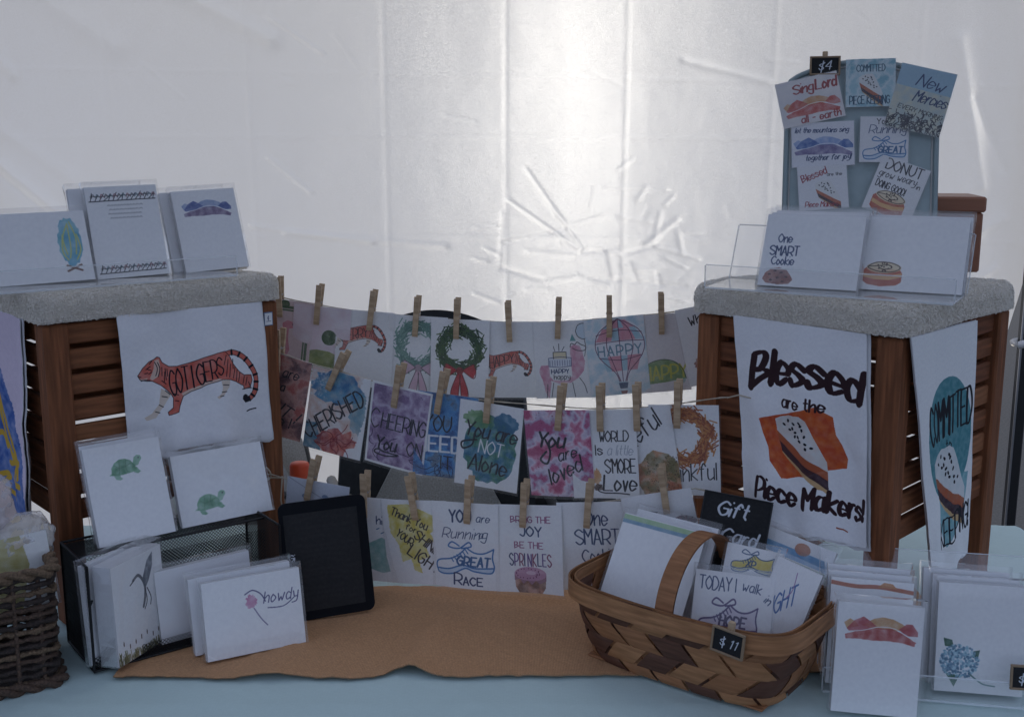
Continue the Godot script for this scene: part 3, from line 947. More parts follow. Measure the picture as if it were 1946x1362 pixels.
			p.text("YOUR", 18, 54, 12, INK, 1.7, 0.0, 0.65, 0.9, 0.4, 0.7)
			p.text("LIGHT", 34, 82, 18, INK, 2.2, 0.0, 0.62, 1.2, 0.6, 0.8)
		"great_race":
			p.text("YOU", 26, 30, 18, NAVY, 2.6, 0.0, 0.0, 0.8, 0.5, 0.75)
			p.text("are", 66, 28, 11, NAVY, 1.3, 0.2)
			p.text("Running", 14, 54, 15, NAVY, 1.3, 0.25)
			p.text("a", 70, 52, 11, NAVY, 1.3, 0.2)
			shoe(p, Vector2(4, 62), 0.9, Color(0.20, 0.45, 0.68), "GREAT")
			p.text("R", 32, 124, 17, NAVY, 2.6)
			p.text("ACE", 46, 124, 12, NAVY, 2.4)
		"joy":
			p.text("BRING THE", 24, 26, 9, Color(0.55, 0.25, 0.42), 1.4, 0.0, 0.0, 0.9)
			p.text("JOY", 37, 46, 14, NAVY, 2.2)
			p.text("BE THE", 28, 64, 9, Color(0.55, 0.25, 0.42), 1.4)
			for i in 9:
				p.text("SPRINKLES"[i], 20 + i * 7.4 - (2.5 if i > 3 else 0.0), 90, 18, [NAVY, Color(0.35, 0.25, 0.5), Color(0.5, 0.22, 0.36)][i % 3], 1.7, 0.0, 0.0, 1.0, 0.3, 0.42)
			cake(p, Vector2(26, 90), 0.80, Color(0.76, 0.58, 0.68), Color(0.70, 0.50, 0.42), Color(0.38, 0.16, 0.34))
		"smart_cookie":
			p.text("One", 40, 34, 22, NAVY, 1.9, 0.0, 0.0, 0.8, 0.5, 0.7)
			p.text("SMART", 24, 62, 22, NAVY, 2.2, 0.0, 0.0, 0.7, 0.5, 0.72)
			p.text("Cookie", 32, 88, 18, NAVY, 1.8, 0.0, 0.0, 0.8, 0.5, 0.75)
			cookie(p, Vector2(14, 96), 0.8)
		"grad":
			p.fill(V([20, 30, 34, 24, 48, 27, 40, 34, 30, 34]), INK)
			p.pen(V([32, 33, 40, 44, 60, 46, 80, 40, 96, 46]), 7, Color(0.36, 0.12, 0.18))
			for i in 7:
				p.pen(V([46 + i * 7, 40, 44 + i * 7, 50]), 1.4, INK, false)
		"fire":
			p.ell(82, 34, 11, 26, Color(0.30, 0.60, 0.72), 0.95, 0.3, 0.15, Color(0.38, 0.66, 0.72))
			for q in [[82, 14, 76, 30, 78, 48], [84, 12, 88, 30, 86, 48], [82, 16, 82, 40, 80, 52], [76, 26, 74, 44, 78, 54], [89, 26, 91, 42, 86, 54]]:
				p.pen(V(q), 1.3, Color(0.78, 0.78, 0.42), true, 0.6)
			p.pen(V([76, 60, 89, 66]), 2.0, Color(0.40, 0.24, 0.16), false)
			p.pen(V([76, 66, 89, 60]), 2.0, Color(0.40, 0.24, 0.16), false)
		"list":
			for y in [16, 118]:
				p.pen(V([4, y + 5, 96, y + 4]), 1.2, INK, false)
				p.pen(V([6, y - 2, 96, y - 3]), 0.7, INK, false)
				for i in 15:
					p.pen(V([6 + i * 6.2, y + 4, 9 + i * 6.2 + (i * 37 % 7), y - 7 + (i * 13 % 5)]), 0.9, INK, false)
					p.pen(V([8 + i * 6, y, 10 + i * 6, y - 5, 13 + i * 6, y - 1]), 0.8, [INK, Color(0.2, 0.35, 0.4), Color(0.5, 0.2, 0.25)][i % 3])
			var g := RandomNumberGenerator.new()
			g.seed = 4
			for i in 4:
				var x := 28.0 + (i % 2) * 2
				while x < 74:
					var l := g.randf_range(1.5, 4.5)
					p.pen(V([x, 28 + i * 6, x + l * 0.5, 26.5 + i * 6, x + l, 28 + i * 6]), 0.7, Color(0.55, 0.55, 0.57))
					x += l + 1.4
		"mount_blue":
			mountains(p, Vector2(12, 14), 0.78, Color(0.48, 0.56, 0.72), Color(0.22, 0.30, 0.56), Color(0.42, 0.34, 0.48))
		"mount_red":
			mountains(p, Vector2(8, 12), 0.86, Color(0.76, 0.55, 0.34), Color(0.68, 0.28, 0.30), Color(0.68, 0.28, 0.26))
		"mount_band":
			p.pen(V([0, 6, 30, 9, 60, 8, 100, 12]), 5, Color(0.70, 0.42, 0.32), true, 0.9)
			p.fill(V([56, 8, 64, 2, 74, 3, 80, 9]), Color(0.76, 0.52, 0.32))
		"hydrangea":
			p.fill(V([8, 66, 18, 68, 20, 76, 10, 76]), Color(0.12, 0.30, 0.22))
			p.fill(V([42, 80, 50, 78, 48, 88, 42, 88]), Color(0.12, 0.30, 0.22))
			p.fill(V([12, 108, 28, 110, 22, 124]), Color(0.14, 0.34, 0.24))
			var g := RandomNumberGenerator.new()
			g.seed = 8
			for i in 420:
				var q := Vector2.from_angle(g.randf() * TAU) * sqrt(g.randf()) * Vector2(22, 20) + Vector2(27, 93)
				p.disc(q.x * p.k, q.y * p.k, g.randf_range(0.9, 1.8) * p.k, [Color(0.58, 0.74, 0.80), Color(0.42, 0.58, 0.68), Color(0.70, 0.82, 0.86), Color(0.30, 0.46, 0.56)][g.randi() % 4], 0.8)
			p.pen(V([40, 108, 54, 118, 68, 120]), 1.6, Color(0.36, 0.50, 0.48))
		"turtle":
			turtle(p, Vector2(28, 8), 0.56)
		"turtle_wide":
			turtle(p, Vector2(16, 36), 0.44)
		"heron":
			p.pen(V([40, 30, 50, 26, 58, 34, 62, 46, 60, 60, 56, 70]), 4.0, Color(0.42, 0.42, 0.44))
			p.fill(V([58, 34, 70, 12, 82, 4, 80, 22, 70, 40, 62, 48]), Color(0.36, 0.38, 0.42), 0.95, 0.4)
			p.pen(V([34, 34, 42, 30]), 1.6, INK)
			for q in [[62, 48, 64, 64, 58, 74], [66, 48, 72, 62, 70, 72]]:
				p.pen(V(q), 1.3, INK)
			var g := RandomNumberGenerator.new()
			g.seed = 15
			for i in 160:
				var x := g.randf_range(0, 100)
				var l := g.randf_range(6, 20) * (0.5 + 0.5 * absf(x - 60) / 60)
				p.pen(V([x, 130, x + g.randf_range(-3, 3), 130 - l]), 0.9, [Color(0.36, 0.38, 0.18), Color(0.50, 0.46, 0.24), Color(0.26, 0.28, 0.14)][g.randi() % 3], false, 0.8)
			for i in 8:
				p.ell(12 + i * 11.5, 104 + (i * 7 % 9), 1.0, 3.4, Color(0.24, 0.16, 0.10))
		"howdy":
			p.ell(48, 26, 6, 7, Color(0.72, 0.38, 0.56), 0.9, 0.4, 0.35)
			p.pen(V([50, 33, 56, 44, 62, 52]), 1.0, Color(0.45, 0.42, 0.55))
			p.pen(V([42, 18, 50, 15, 58, 20, 62, 28]), 1.0, Color(0.20, 0.18, 0.40))
			p.text("howdy", 60, 30, 11, Color(0.20, 0.18, 0.40), 1.0, 0.25)
			p.pen(V([64, 35, 80, 36, 92, 29]), 0.8, Color(0.20, 0.18, 0.40))
		"cookie_wide":
			p.text("One", 15, 30, 9, NAVY, 1.0, 0.0, 0.0, 0.8, 0.4, 0.75)
			p.text("SMART", 8, 44, 10, NAVY, 1.3, 0.0, 0.0, 0.7, 0.4, 0.75)
			p.text("Cookie", 11, 54, 8.5, NAVY, 1.0, 0.0, 0.0, 0.8, 0.4, 0.75)
			cookie(p, Vector2(4, 57), 0.55)
		"donut_wide":
			donut(p, Vector2(5, 47), 0.58)
		"band_green":
			p.fill(V([0, 1, 100, 1, 100, 5, 0, 5]), Color(0.58, 0.72, 0.52), 0.9, 0.2)
			p.fill(V([0, 5, 100, 5, 100, 8, 0, 8]), Color(0.40, 0.56, 0.66), 0.9, 0.2)
		"band_blue":
			p.fill(V([0, 10, 100, 10, 100, 19, 0, 18]), Color(0.30, 0.56, 0.76), 0.95, 0.3)
			p.fill(V([0, 19, 100, 20, 100, 23, 0, 23]), Color(0.56, 0.70, 0.54), 0.9, 0.2)
			p.ell(64, 8, 9, 5, Color(0.72, 0.46, 0.34))
		"hope":
			p.text("TODAY I", 6, 20, 14, NAVY, 1.4, 0.0, 0.0, 0.6, 0.4, 0.75)
			p.text("walk", 60, 17, 10, NAVY, 1.2, 0.1, 0.1)
			p.text("in", 88, 26, 9, NAVY, 1.2, 0.1, 0.6)
			shoe(p, Vector2(8, 30), 0.75, Color(0.34, 0.28, 0.46), "HOPE", Color(0.84, 0.80, 0.85))
		"light":
			p.text("LIGHT", 20, 62, 20, Color(0.16, 0.36, 0.62), 2.6, 0.1, -0.5, 0.9, 0.5, 0.8)
			p.pen(V([50, 8, 54, 24, 48, 34]), 1.6, Color(0.60, 0.42, 0.62))
		"great_yellow":
			shoe(p, Vector2(12, 8), 0.76, Color(0.22, 0.34, 0.48), "XP", Color(0.82, 0.72, 0.24))
		"sing":
			p.wash([Color(0.80, 0.78, 0.78), Color(0.88, 0.85, 0.83)], 0.8)
			mountains(p, Vector2(6, 30), 0.9, Color(0.78, 0.55, 0.34), Color(0.74, 0.30, 0.26), Color(0.74, 0.28, 0.24))
			p.text("Sing", 26, 24, 15, Color(0.60, 0.20, 0.20), 2.4, 0.15, 0.0, 0.7, 0.8)
			p.text("Lord", 62, 24, 16, Color(0.60, 0.20, 0.20), 2.8, 0.15, 0.0, 0.7, 0.8)
			p.text("all - earth", 30, 74, 11, Color(0.60, 0.20, 0.20), 2.0, 0.1)
		"letmount":
			p = Pic.new(100, 77, 2.3, Color(0.86, 0.86, 0.88))
			mountains(p, Vector2(3, 22), 0.95, Color(0.50, 0.60, 0.78), Color(0.22, 0.36, 0.62), Color(0.40, 0.36, 0.54))
			p.text("let the mountains sing", 6, 17, 8.5, NAVY, 1.1, 0.25, 0.02, 0.8, 0.5, 0.82)
			p.text("together for joy!", 22, 66, 9, NAVY, 1.3, 0.25, 0.0, 0.8, 0.5, 0.85)
	return p

func square_print(key: String) -> Pic:
	var p := Pic.new(100, 100, 2.2, Color(0.86, 0.86, 0.87))
	match key:
		"committed":
			p.wash([Color(0.40, 0.64, 0.70), Color(0.78, 0.84, 0.85), Color(0.56, 0.74, 0.78)], 0.9, 1.0, 20)
			p.text("COMMITTED", 22, 26, 14, Color(0.14, 0.32, 0.40), 1.7, 0.0, 0.0, 0.8, 0.4, 0.6)
			pie(p, Vector2(26, 30), 0.19)
			p.text("PIECE KEEPING", 8, 94, 17, Color(0.10, 0.28, 0.38), 1.9, 0.0, 0.0, 0.8, 0.4, 0.52)
		"mercies":
			p = Pic.new(100, 120, 2.2, Color(0.60, 0.72, 0.78))
			p.fill(V([0, 40, 100, 44, 100, 120, 0, 120]), Color(0.82, 0.80, 0.70), 0.9, 0.2, 0.0, Color(0.74, 0.76, 0.72))
			p.text("New", 34, 34, 22, NAVY, 2.0, 0.3, 0.1, 0.8, 0.8)
			p.text("Mercies", 36, 64, 20, NAVY, 2.0, 0.3, 0.05, 0.7, 0.8, 0.8)
			p.text("EVERY MORNING", 14, 82, 8, INK, 1.0, 0.1, 0.08)
			var g := RandomNumberGenerator.new()
			g.seed = 5
			for i in 110:
				var q := Vector2(g.randf_range(0, 100), g.randf_range(100, 126))
				var pts := PackedVector2Array([q])
				for j in 4:
					q += Vector2(g.randf_range(-6, 6), g.randf_range(-7, 1))
					pts.append(q)
				p.pen(pts, 1.2, Color(0.20, 0.20, 0.24), true, 0.9)
		"running":
			p.text("You", 34, 16, 12, INK, 1.5)
			p.text("Running", 18, 36, 18, NAVY, 1.5, 0.2, 0.0, 0.8, 0.5)
			shoe(p, Vector2(6, 46), 0.9, Color(0.24, 0.46, 0.66), "GREAT")
		"blessed":
			p.text("Blessed", 10, 36, 16, Color(0.58, 0.16, 0.20), 2.0, 0.1, -0.35, 0.8, 0.5, 0.8)
			p.text("are the", 60, 24, 7, INK, 0.9)
			pie(p, Vector2(34, 32), 0.20)
			p.text("Piece Makers", 12, 92, 12, Color(0.58, 0.16, 0.20), 1.6, 0.15, 0.05, 0.8, 0.5, 0.75)
		"donut":
			p = Pic.new(100, 110, 2.2, Color(0.88, 0.88, 0.88))
			p.text("DONUT", 14, 22, 20, INK, 2.4, 0.0, 0.0, 0.9, 0.4, 0.9)
			p.text("grow weary", 6, 40, 13, INK, 1.3, 0.2, -0.04, 0.9, 0.5, 0.9)
			p.text("in", 86, 42, 9, INK, 1.2)
			p.text("DOING GOOD!", 8, 60, 13, INK, 1.7, 0.0, 0.04, 0.9, 0.4, 0.62)
			donut(p, Vector2(12, 62), 1.05)
	return p

func towel_print(key: String) -> Pic:
	var p: Pic
	match key:
		"tiger":
			p = Pic.new(100, 95, 5.0, Color(0.93, 0.93, 0.94))
			tiger(p, Vector2(9, 29), 0.106, "GOTIGERS")
			p.pen(V([83, 74, 90, 73]), 0.8, INK, false)
		"blessed":
			p = Pic.new(100, 155, 5.0, Color(0.93, 0.93, 0.94))
			var o := Vector2(0, 0)
			var s := 0.1435
			var b := Vector2(248, 100)
			p.fill(G([380, 620, 690, 505, 770, 545, 780, 635, 832, 745, 825, 795, 725, 830, 640, 865, 505, 905, 440, 830, 430, 760, 400, 695], o, s, b), Color(0.79, 0.36, 0.17), 1.0, 0.12, 0.0, Color(0.74, 0.30, 0.17))
			pie(p, Vector2(32, 66), 0.150)
			var c := Color(0.20, 0.11, 0.13)
			p.text("Blessed", 12, 52, 24, c, 4.4, 0.16, 0.02, 0.75, 0.9, 0.92, 9.0)
			p.text("are the", 38, 62, 8.5, c, 1.5, 0.1, -0.02, 0.9, 0.5, 0.9)
			p.text("Piece Makers!", 15, 134, 15, c, 2.7, 0.1, 0.02, 0.75, 0.9, 0.80)
			p.pen(V([75, 145, 82, 146]), 1.0, Color(0.60, 0.30, 0.22), false)
		"committed":
			p = Pic.new(100, 240, 4.0, Color(0.92, 0.92, 0.91))
			p.ell(54, 108, 42, 62, Color(0.28, 0.52, 0.55), 1.0, 0.15)
			p.fill(V([30, 150, 92, 150, 84, 190, 50, 216, 34, 190]), Color(0.42, 0.63, 0.66), 0.9, 0.2)
			p.text("COMMITTED", 17, 104, 36, INK, 3.0, 0.05, -0.06, 0.7, 0.5, 0.42)
			p.text("to", 50, 116, 9, INK, 1.4)
			pie(p, Vector2(22, 112), 0.25)
			p.text("KEEPING!", 36, 214, 27, INK, 2.6, 0.05, -0.1, 0.7, 0.5, 0.45)
		"blue":
			p = Pic.new(100, 170, 3.5, Color(0.86, 0.80, 0.86))
			p.fill(V([0, 40, 52, 40, 64, 70, 72, 110, 80, 150, 76, 166, 0, 166]), Color(0.20, 0.34, 0.62), 1.0, 0.3, 1.0, Color(0.34, 0.46, 0.70))
			var y := Color(0.80, 0.64, 0.22)
			for q in [[18, 118, 30, 70, 40, 62, 48, 100, 58, 112], [26, 100, 40, 96, 46, 106], [20, 128, 46, 130, 30, 140, 60, 144], [44, 66, 60, 106, 66, 128], [8, 130, 12, 90, 22, 70], [50, 118, 66, 116, 56, 130, 70, 134]]:
				p.pen(V(q), 4.6, y)
	return p

func chalk_print(lines: Array, uw: float, uh: float, base_ := Color(0.11, 0.115, 0.125)) -> Pic:
	var p := Pic.new(uw, uh, 2.6, base_)
	specks(p, 160, Color(0.2, 0.2, 0.21), 77, Vector2(0, 0), Vector2(uw, uh), 1.2, 0.25)
	for i in 14:
		var y := uh * (0.08 + 0.062 * i)
		p.pen(V([uw * (0.1 + 0.05 * (i % 3)), y, uw * 0.5, y - 4.0 + (i * 5 % 7), uw * (0.92 - 0.06 * (i % 4)), y + 2.0]), 5.0, Color(0.5, 0.5, 0.52), true, 0.012)
	for l in lines:
		p.text(l[0], l[1], l[2], l[3], Color(0.80, 0.82, 0.85), l[4], l[5], l[6], 0.9, 0.5)
	return p

# ---------------------------------------------------------------- tent, ground, table
const SUN_UP := 2.0
const SUN_SIDE := 2.2

func light_and_camera() -> void:
	var cam := Camera3D.new()
	cam.name = "camera"
	add_child(cam)
	cam.position = Vector3(0, 1.45, 0)
	cam.rotation_degrees = Vector3(-11.207, 0, 0)
	cam.fov = 35.15
	cam.near = 0.05
	cam.far = 300.0
	var e := Environment.new()
	e.background_mode = Environment.BG_SKY
	e.tonemap_mode = Environment.TONE_MAPPER_LINEAR
	e.tonemap_exposure = 1.4
	e.background_energy_multiplier = 1.0
	e.sdfgi_enabled = true
	e.ssao_enabled = true
	e.ssil_enabled = true
	var sky := Sky.new()
	var ps := ProceduralSkyMaterial.new()
	ps.sky_top_color = Color(0.54, 0.597, 0.72)
	ps.sky_horizon_color = Color(0.605, 0.655, 0.745)
	ps.ground_horizon_color = Color(0.42, 0.42, 0.42)
	ps.ground_bottom_color = Color(0.22, 0.22, 0.22)
	sky.sky_material = ps
	e.sky = sky
	var we := WorldEnvironment.new()
	we.name = "environment"
	we.environment = e
	add_child(we)
	var sun := DirectionalLight3D.new()
	sun.name = "sun"
	add_child(sun)
	sun.light_energy = 1.3
	sun.light_angular_distance = 0.5
	sun.light_color = Color(1.0, 0.96, 0.90)
	sun.shadow_enabled = true
	sun.rotation_degrees = Vector3(-SUN_UP, 180.0 - SUN_SIDE, 0)

func seg_dist(p: Vector2, a: Vector2, b: Vector2) -> float:
	var ab := b - a
	var t := clampf((p - a).dot(ab) / ab.length_squared(), 0.0, 1.0)
	return p.distance_to(a + ab * t)

# creases of the tent wall as (x, y) from, to, width, height in metres
var creases := []

func wall_creases() -> void:
	# long folds from packing: verticals slightly out of plumb, and level ones
	for q in [[-1.19, -1.15], [-0.78, -0.752], [-0.376, -0.366], [-0.02, -0.015], [0.338, 0.330], [0.772, 0.745], [1.20, 1.15]]:
		creases.append([Vector2(q[0], 2.1), Vector2(q[1], 0.02), 0.005, 0.0013])
	for q in [[1.64, 1.585], [1.44, 1.43], [1.15, 1.13], [0.80, 0.79], [0.45, 0.45]]:
		creases.append([Vector2(-1.55, q[0]), Vector2(-0.4, (q[0] + q[1]) / 2 + 0.01), 0.005, 0.0009])
		creases.append([Vector2(-0.4, (q[0] + q[1]) / 2 + 0.01), Vector2(1.55, q[1]), 0.005, 0.0011])
	# the star of creases right of the middle, read off the photograph
	var o := Vector2(-0.114, 1.380)
	var s := 0.000360
	for q in [[430, 80, 900, 740, 5, 34], [290, 340, 880, 750, 5, 34], [250, 690, 650, 605, 5, -36], [650, 605, 790, 555, 6, -40], [790, 555, 1080, 460, 4, 30], [440, 765, 830, 800, 7, 36], [240, 905, 590, 1010, 7, -36], [920, 770, 1100, 760, 6, -40], [1100, 760, 1240, 795, 6, 36], [1130, 800, 1170, 970, 7, 34], [1450, 700, 1690, 500, 8, 36], [1500, 690, 1550, 440, 6, 28], [1090, 235, 1600, 255, 4, 26], [1190, 95, 1310, 0, 4, 24], [1240, 790, 1500, 720, 6, -30], [1500, 720, 1880, 830, 6, 34], [1240, 890, 1530, 930, 6, 30], [1530, 930, 1560, 1060, 6, -28], [600, 1020, 900, 980, 6, 34], [900, 980, 1200, 1010, 6, -32], [430, 1085, 620, 1080, 5, 28], [1210, 1005, 1780, 1060, 5, -30], [1560, 1130, 1800, 1190, 4, 26], [0, 575, 200, 550, 4, 24], [90, 740, 205, 790, 5, 30], [0, 825, 110, 850, 5, 28], [0, 1120, 210, 1200, 5, 28], [1700, 600, 1740, 780, 6, 32], [1300, 860, 1360, 1000, 8, -26], [860, 960, 1130, 1060, 6, 30], [1600, 820, 1770, 900, 5, 26], [1580, 380, 1660, 300, 4, 24], [240, 450, 215, 870, 5, 24]]:
		creases.append([o + Vector2(q[0], -q[1]) * s, o + Vector2(q[2], -q[3]) * s, q[4] * 0.0009, q[5] * 0.00007])
	# broad pulls towards the corners
	for q in [[-1.56, 1.40, -1.33, 1.20, 0.016, 0.011], [-1.56, 1.36, -1.38, 1.21, 0.010, -0.008], [-1.56, 1.50, -1.28, 1.30, 0.02, 0.006], [-1.05, 1.90, -0.70, 1.72, 0.022, 0.012], [-1.45, 1.90, -1.15, 1.70, 0.03, 0.010], [-1.56, 1.78, -1.46, 1.62, 0.014, 0.009], [-0.72, 1.38, -0.60, 1.28, 0.006, 0.003], [-0.68, 1.16, -0.2, 1.12, 0.008, 0.004], [-0.78, 1.18, -0.42, 1.13, 0.006, 0.004], [-0.70, 1.78, -0.55, 1.68, 0.005, 0.003], [1.30, 1.72, 1.40, 1.30, 0.02, 0.008], [1.36, 1.55, 1.46, 1.35, 0.015, -0.006], [0.9, 1.15, 1.05, 1.30, 0.012, 0.006], [1.30, 1.10, 1.47, 1.20, 0.016, 0.007], [1.28, 0.95, 1.46, 1.05, 0.012, 0.006], [0.5, 1.66, 0.75, 1.60, 0.008, 0.003]]:
		creases.append([Vector2(q[0], q[1]), Vector2(q[2], q[3]), q[4] * 1.0, q[5] * 1.0])
	var g := RandomNumberGenerator.new()
	g.seed = 17
	for i in 60:
		var p := Vector2(g.randf_range(-1.5, 1.5), g.randf_range(0.5, 1.95))
		var d := Vector2.from_angle(g.randfn(-0.25, 0.5)) * g.randf_range(0.03, 0.16)
		creases.append([p, p + d, 0.004, g.randf_range(-0.0006, 0.0012)])
	for i in 70:
		var p := Vector2(g.randf_range(0.1, 1.4), g.randf_range(0.9, 1.32))
		var d := Vector2.from_angle(g.randf() * TAU) * g.randf_range(0.02, 0.10)
		creases.append([p, p + d, 0.006, g.randf_range(-0.0014, 0.0017)])

func fabric(rough: float, alpha: float, back: float, streaky: bool) -> StandardMaterial3D:
	var m := mat(L(0.71, 0.77, 0.84) if streaky else L(0.88, 0.87, 0.85), rough)
	m.backlight_enabled = true
	m.backlight = Color(back, back, back)
	if streaky:
		# thin coated cloth that passes sunlight forward; its level ribs spread the glow up and down
		m.refraction_enabled = true
		m.refraction_scale = 0.05
		m.albedo_color.a = alpha
		var im := Image.create(512, 512, false, Image.FORMAT_RGB8)
		var g := RandomNumberGenerator.new()
		g.seed = 3
		for y in 512:
			for x in 512:
				var n := Vector3(g.randfn(0.0, 0.09 if g.randf() < 0.6 else 0.34), g.randf_range(-0.95, 0.95), 1.0).normalized()
				im.set_pixel(x, y, Color(n.x * 0.5 + 0.5, n.y * 0.5 + 0.5, n.z * 0.5 + 0.5))
		m.normal_enabled = true
		m.normal_texture = ImageTexture.create_from_image(im)
		m.uv1_scale = Vector3(23, 17, 1)
	return m

func right_edge(y: float) -> float:
	# the loose right-hand edge of the wall, gathered in at half height
	var pts := [[2.1, 1.58], [1.10, 1.56], [0.86, 1.515], [0.68, 1.475], [0.52, 1.43], [0.475, 1.425], [0.42, 1.44], [0.2, 1.46], [0.0, 1.47]]
	for i in pts.size() - 1:
		if y >= pts[i + 1][0]:
			return lerpf(pts[i + 1][1], pts[i][1], clampf((y - pts[i + 1][0]) / (pts[i][0] - pts[i + 1][0]), 0.0, 1.0))
	return 1.47

func build_tent() -> void:
	wall_creases()
	var t := thing("canopy_tent", "white canopy tent whose sunlit creased back wall fills the background", "tent", Vector3(0, 0, -3.4))
	# crease segments sorted into cells of a coarse grid
	var cell := 0.12
	var bins := {}
	for i in creases.size():
		var c: Array = creases[i]
		var a: Vector2 = c[0]
		var b: Vector2 = c[1]
		var reach: float = c[2] * 4.5
		var steps := maxi(1, int(a.distance_to(b) / (cell * 0.4)))
		for s in steps + 1:
			var p := a.lerp(b, float(s) / steps)
			for dx in [-reach, 0.0, reach]:
				for dy in [-reach, 0.0, reach]:
					var key := Vector2i(int(floor((p.x + dx) / cell)), int(floor((p.y + dy) / cell)))
					if not bins.has(key):
						bins[key] = {}
					bins[key][i] = true
	var big := FastNoiseLite.new()
	big.seed = 5
	big.frequency = 1.1
	var small := FastNoiseLite.new()
	small.seed = 6
	small.frequency = 7.0
	small.fractal_octaves = 3
	var folds := [-1.17, -0.766, -0.371, -0.018, 0.334, 0.76, 1.18]
	var f := func(u: float, v: float) -> Vector3:
		var y := 2.08 - v * 2.06
		var x := lerpf(-1.58, right_edge(y), u)
		var p := Vector2(x, y)
		var z := big.get_noise_2d(x, y * 0.6) * 0.005
		z += small.get_noise_2d(x, y) * 0.0004 * (1.0 + 2.0 * smoothstep(1.45, 1.0, y) * smoothstep(-0.3, 0.5, x))
		# the panels between the packing folds each hang a little differently
		var k := 0
		for q in folds:
			if x > q:
				k += 1
		if k > 0 and k < folds.size():
			var w: float = (x - folds[k - 1]) / (folds[k] - folds[k - 1])
			z += (0.001 if k % 2 else -0.001) * (1.0 - absf(w * 2.0 - 1.0))
		for i in bins.get(Vector2i(int(floor(x / cell)), int(floor(y / cell))), {}):
			var c: Array = creases[i]
			var d: float = seg_dist(p, c[0], c[1]) / c[2]
			if d < 4.0:
				z += c[3] * exp(-d * d * 0.5 - d * 0.4)
		# gathers at the loose right edge
		z += 0.007 * smoothstep(1.15, 1.5, x) * sin(x * 34.0 + y * 5.0)
		return Vector3(x, y, z)
	var wall := fabric(0.33, 0.9935, 0.57, true)
	part(t, "back_wall", sheet(f, 460, 330, 0.0, true), wall)
	var roof := fabric(0.9, 1.0, 0.95, false)
	var cr := [Vector3(-1.58, 2.05, 3.05), Vector3(1.58, 2.05, 3.05), Vector3(1.58, 2.05, -0.02), Vector3(-1.58, 2.05, -0.02)]
	for i in 4:
		var a: Vector3 = cr[i]
		var b: Vector3 = cr[(i + 1) % 4]
		var g := func(u: float, v: float) -> Vector3:
			var p := a.lerp(b, u).lerp(Vector3(0, 2.9, 1.5), 1.0 - v)
			p.y -= sin(v * PI) * 0.04
			return p
		part(t, "roof_panel", sheet(g, 12, 12, 0.0), roof)
		var h := func(u: float, v: float) -> Vector3:
			return a.lerp(b, u) + Vector3(0, 0.005 - v * 0.22 - (0.03 * absf(sin(u * 12.0 * PI)) if v > 0.9 else 0.0), 0)
		if i == 0:
			part(t, "valance", sheet(h, 48, 6, 0.0), roof)
	for q in [[1.535, 0.07, 0.0], [1.585, 0.16, 0.035], [-1.6, 0.07, 0.0], [-1.56, 2.98, 0.0], [1.56, 2.98, 0.0]]:
		var lg := part(t, "leg", cbox(0.026 if q[2] > 0 else 0.032, 2.06, 0.026 if q[2] > 0 else 0.032, 0.004), M.pole, Vector3(q[0], 1.035, q[1]))
		if q[0] > 1.5 and q[1] < 0.1:
			for y in [-0.20, -0.92]:
				part(lg, "strap", tube([Vector3(-0.024, y, 0.02), Vector3(0.024, y + 0.01, 0.02), Vector3(0.024, y + 0.01, -0.02), Vector3(-0.024, y, -0.02)], 0.013, 6, true), M.towel_back)
			part(lg, "edge_strip", cbox(0.006, 1.6, 0.006, 0.001), M.chrome, Vector3(-0.017, -0.1, 0.017))

func build_ground() -> void:
	var g := func(u: float, v: float) -> Vector3: return Vector3((u - 0.5) * 120.0, 0, (v - 0.5) * 120.0 - 10)
	var m := mat(Color.WHITE, 0.95)
	m.albedo_texture = fuzz(101, 0.25, L(0.035, 0.035, 0.036), L(0.10, 0.098, 0.092), 256)
	m.uv1_triplanar = true
	m.uv1_world_triplanar = true
	m.uv1_scale = Vector3(1.2, 1.2, 1.2)
	struct("ground", sheet(g, 4, 4, 0.0), m)

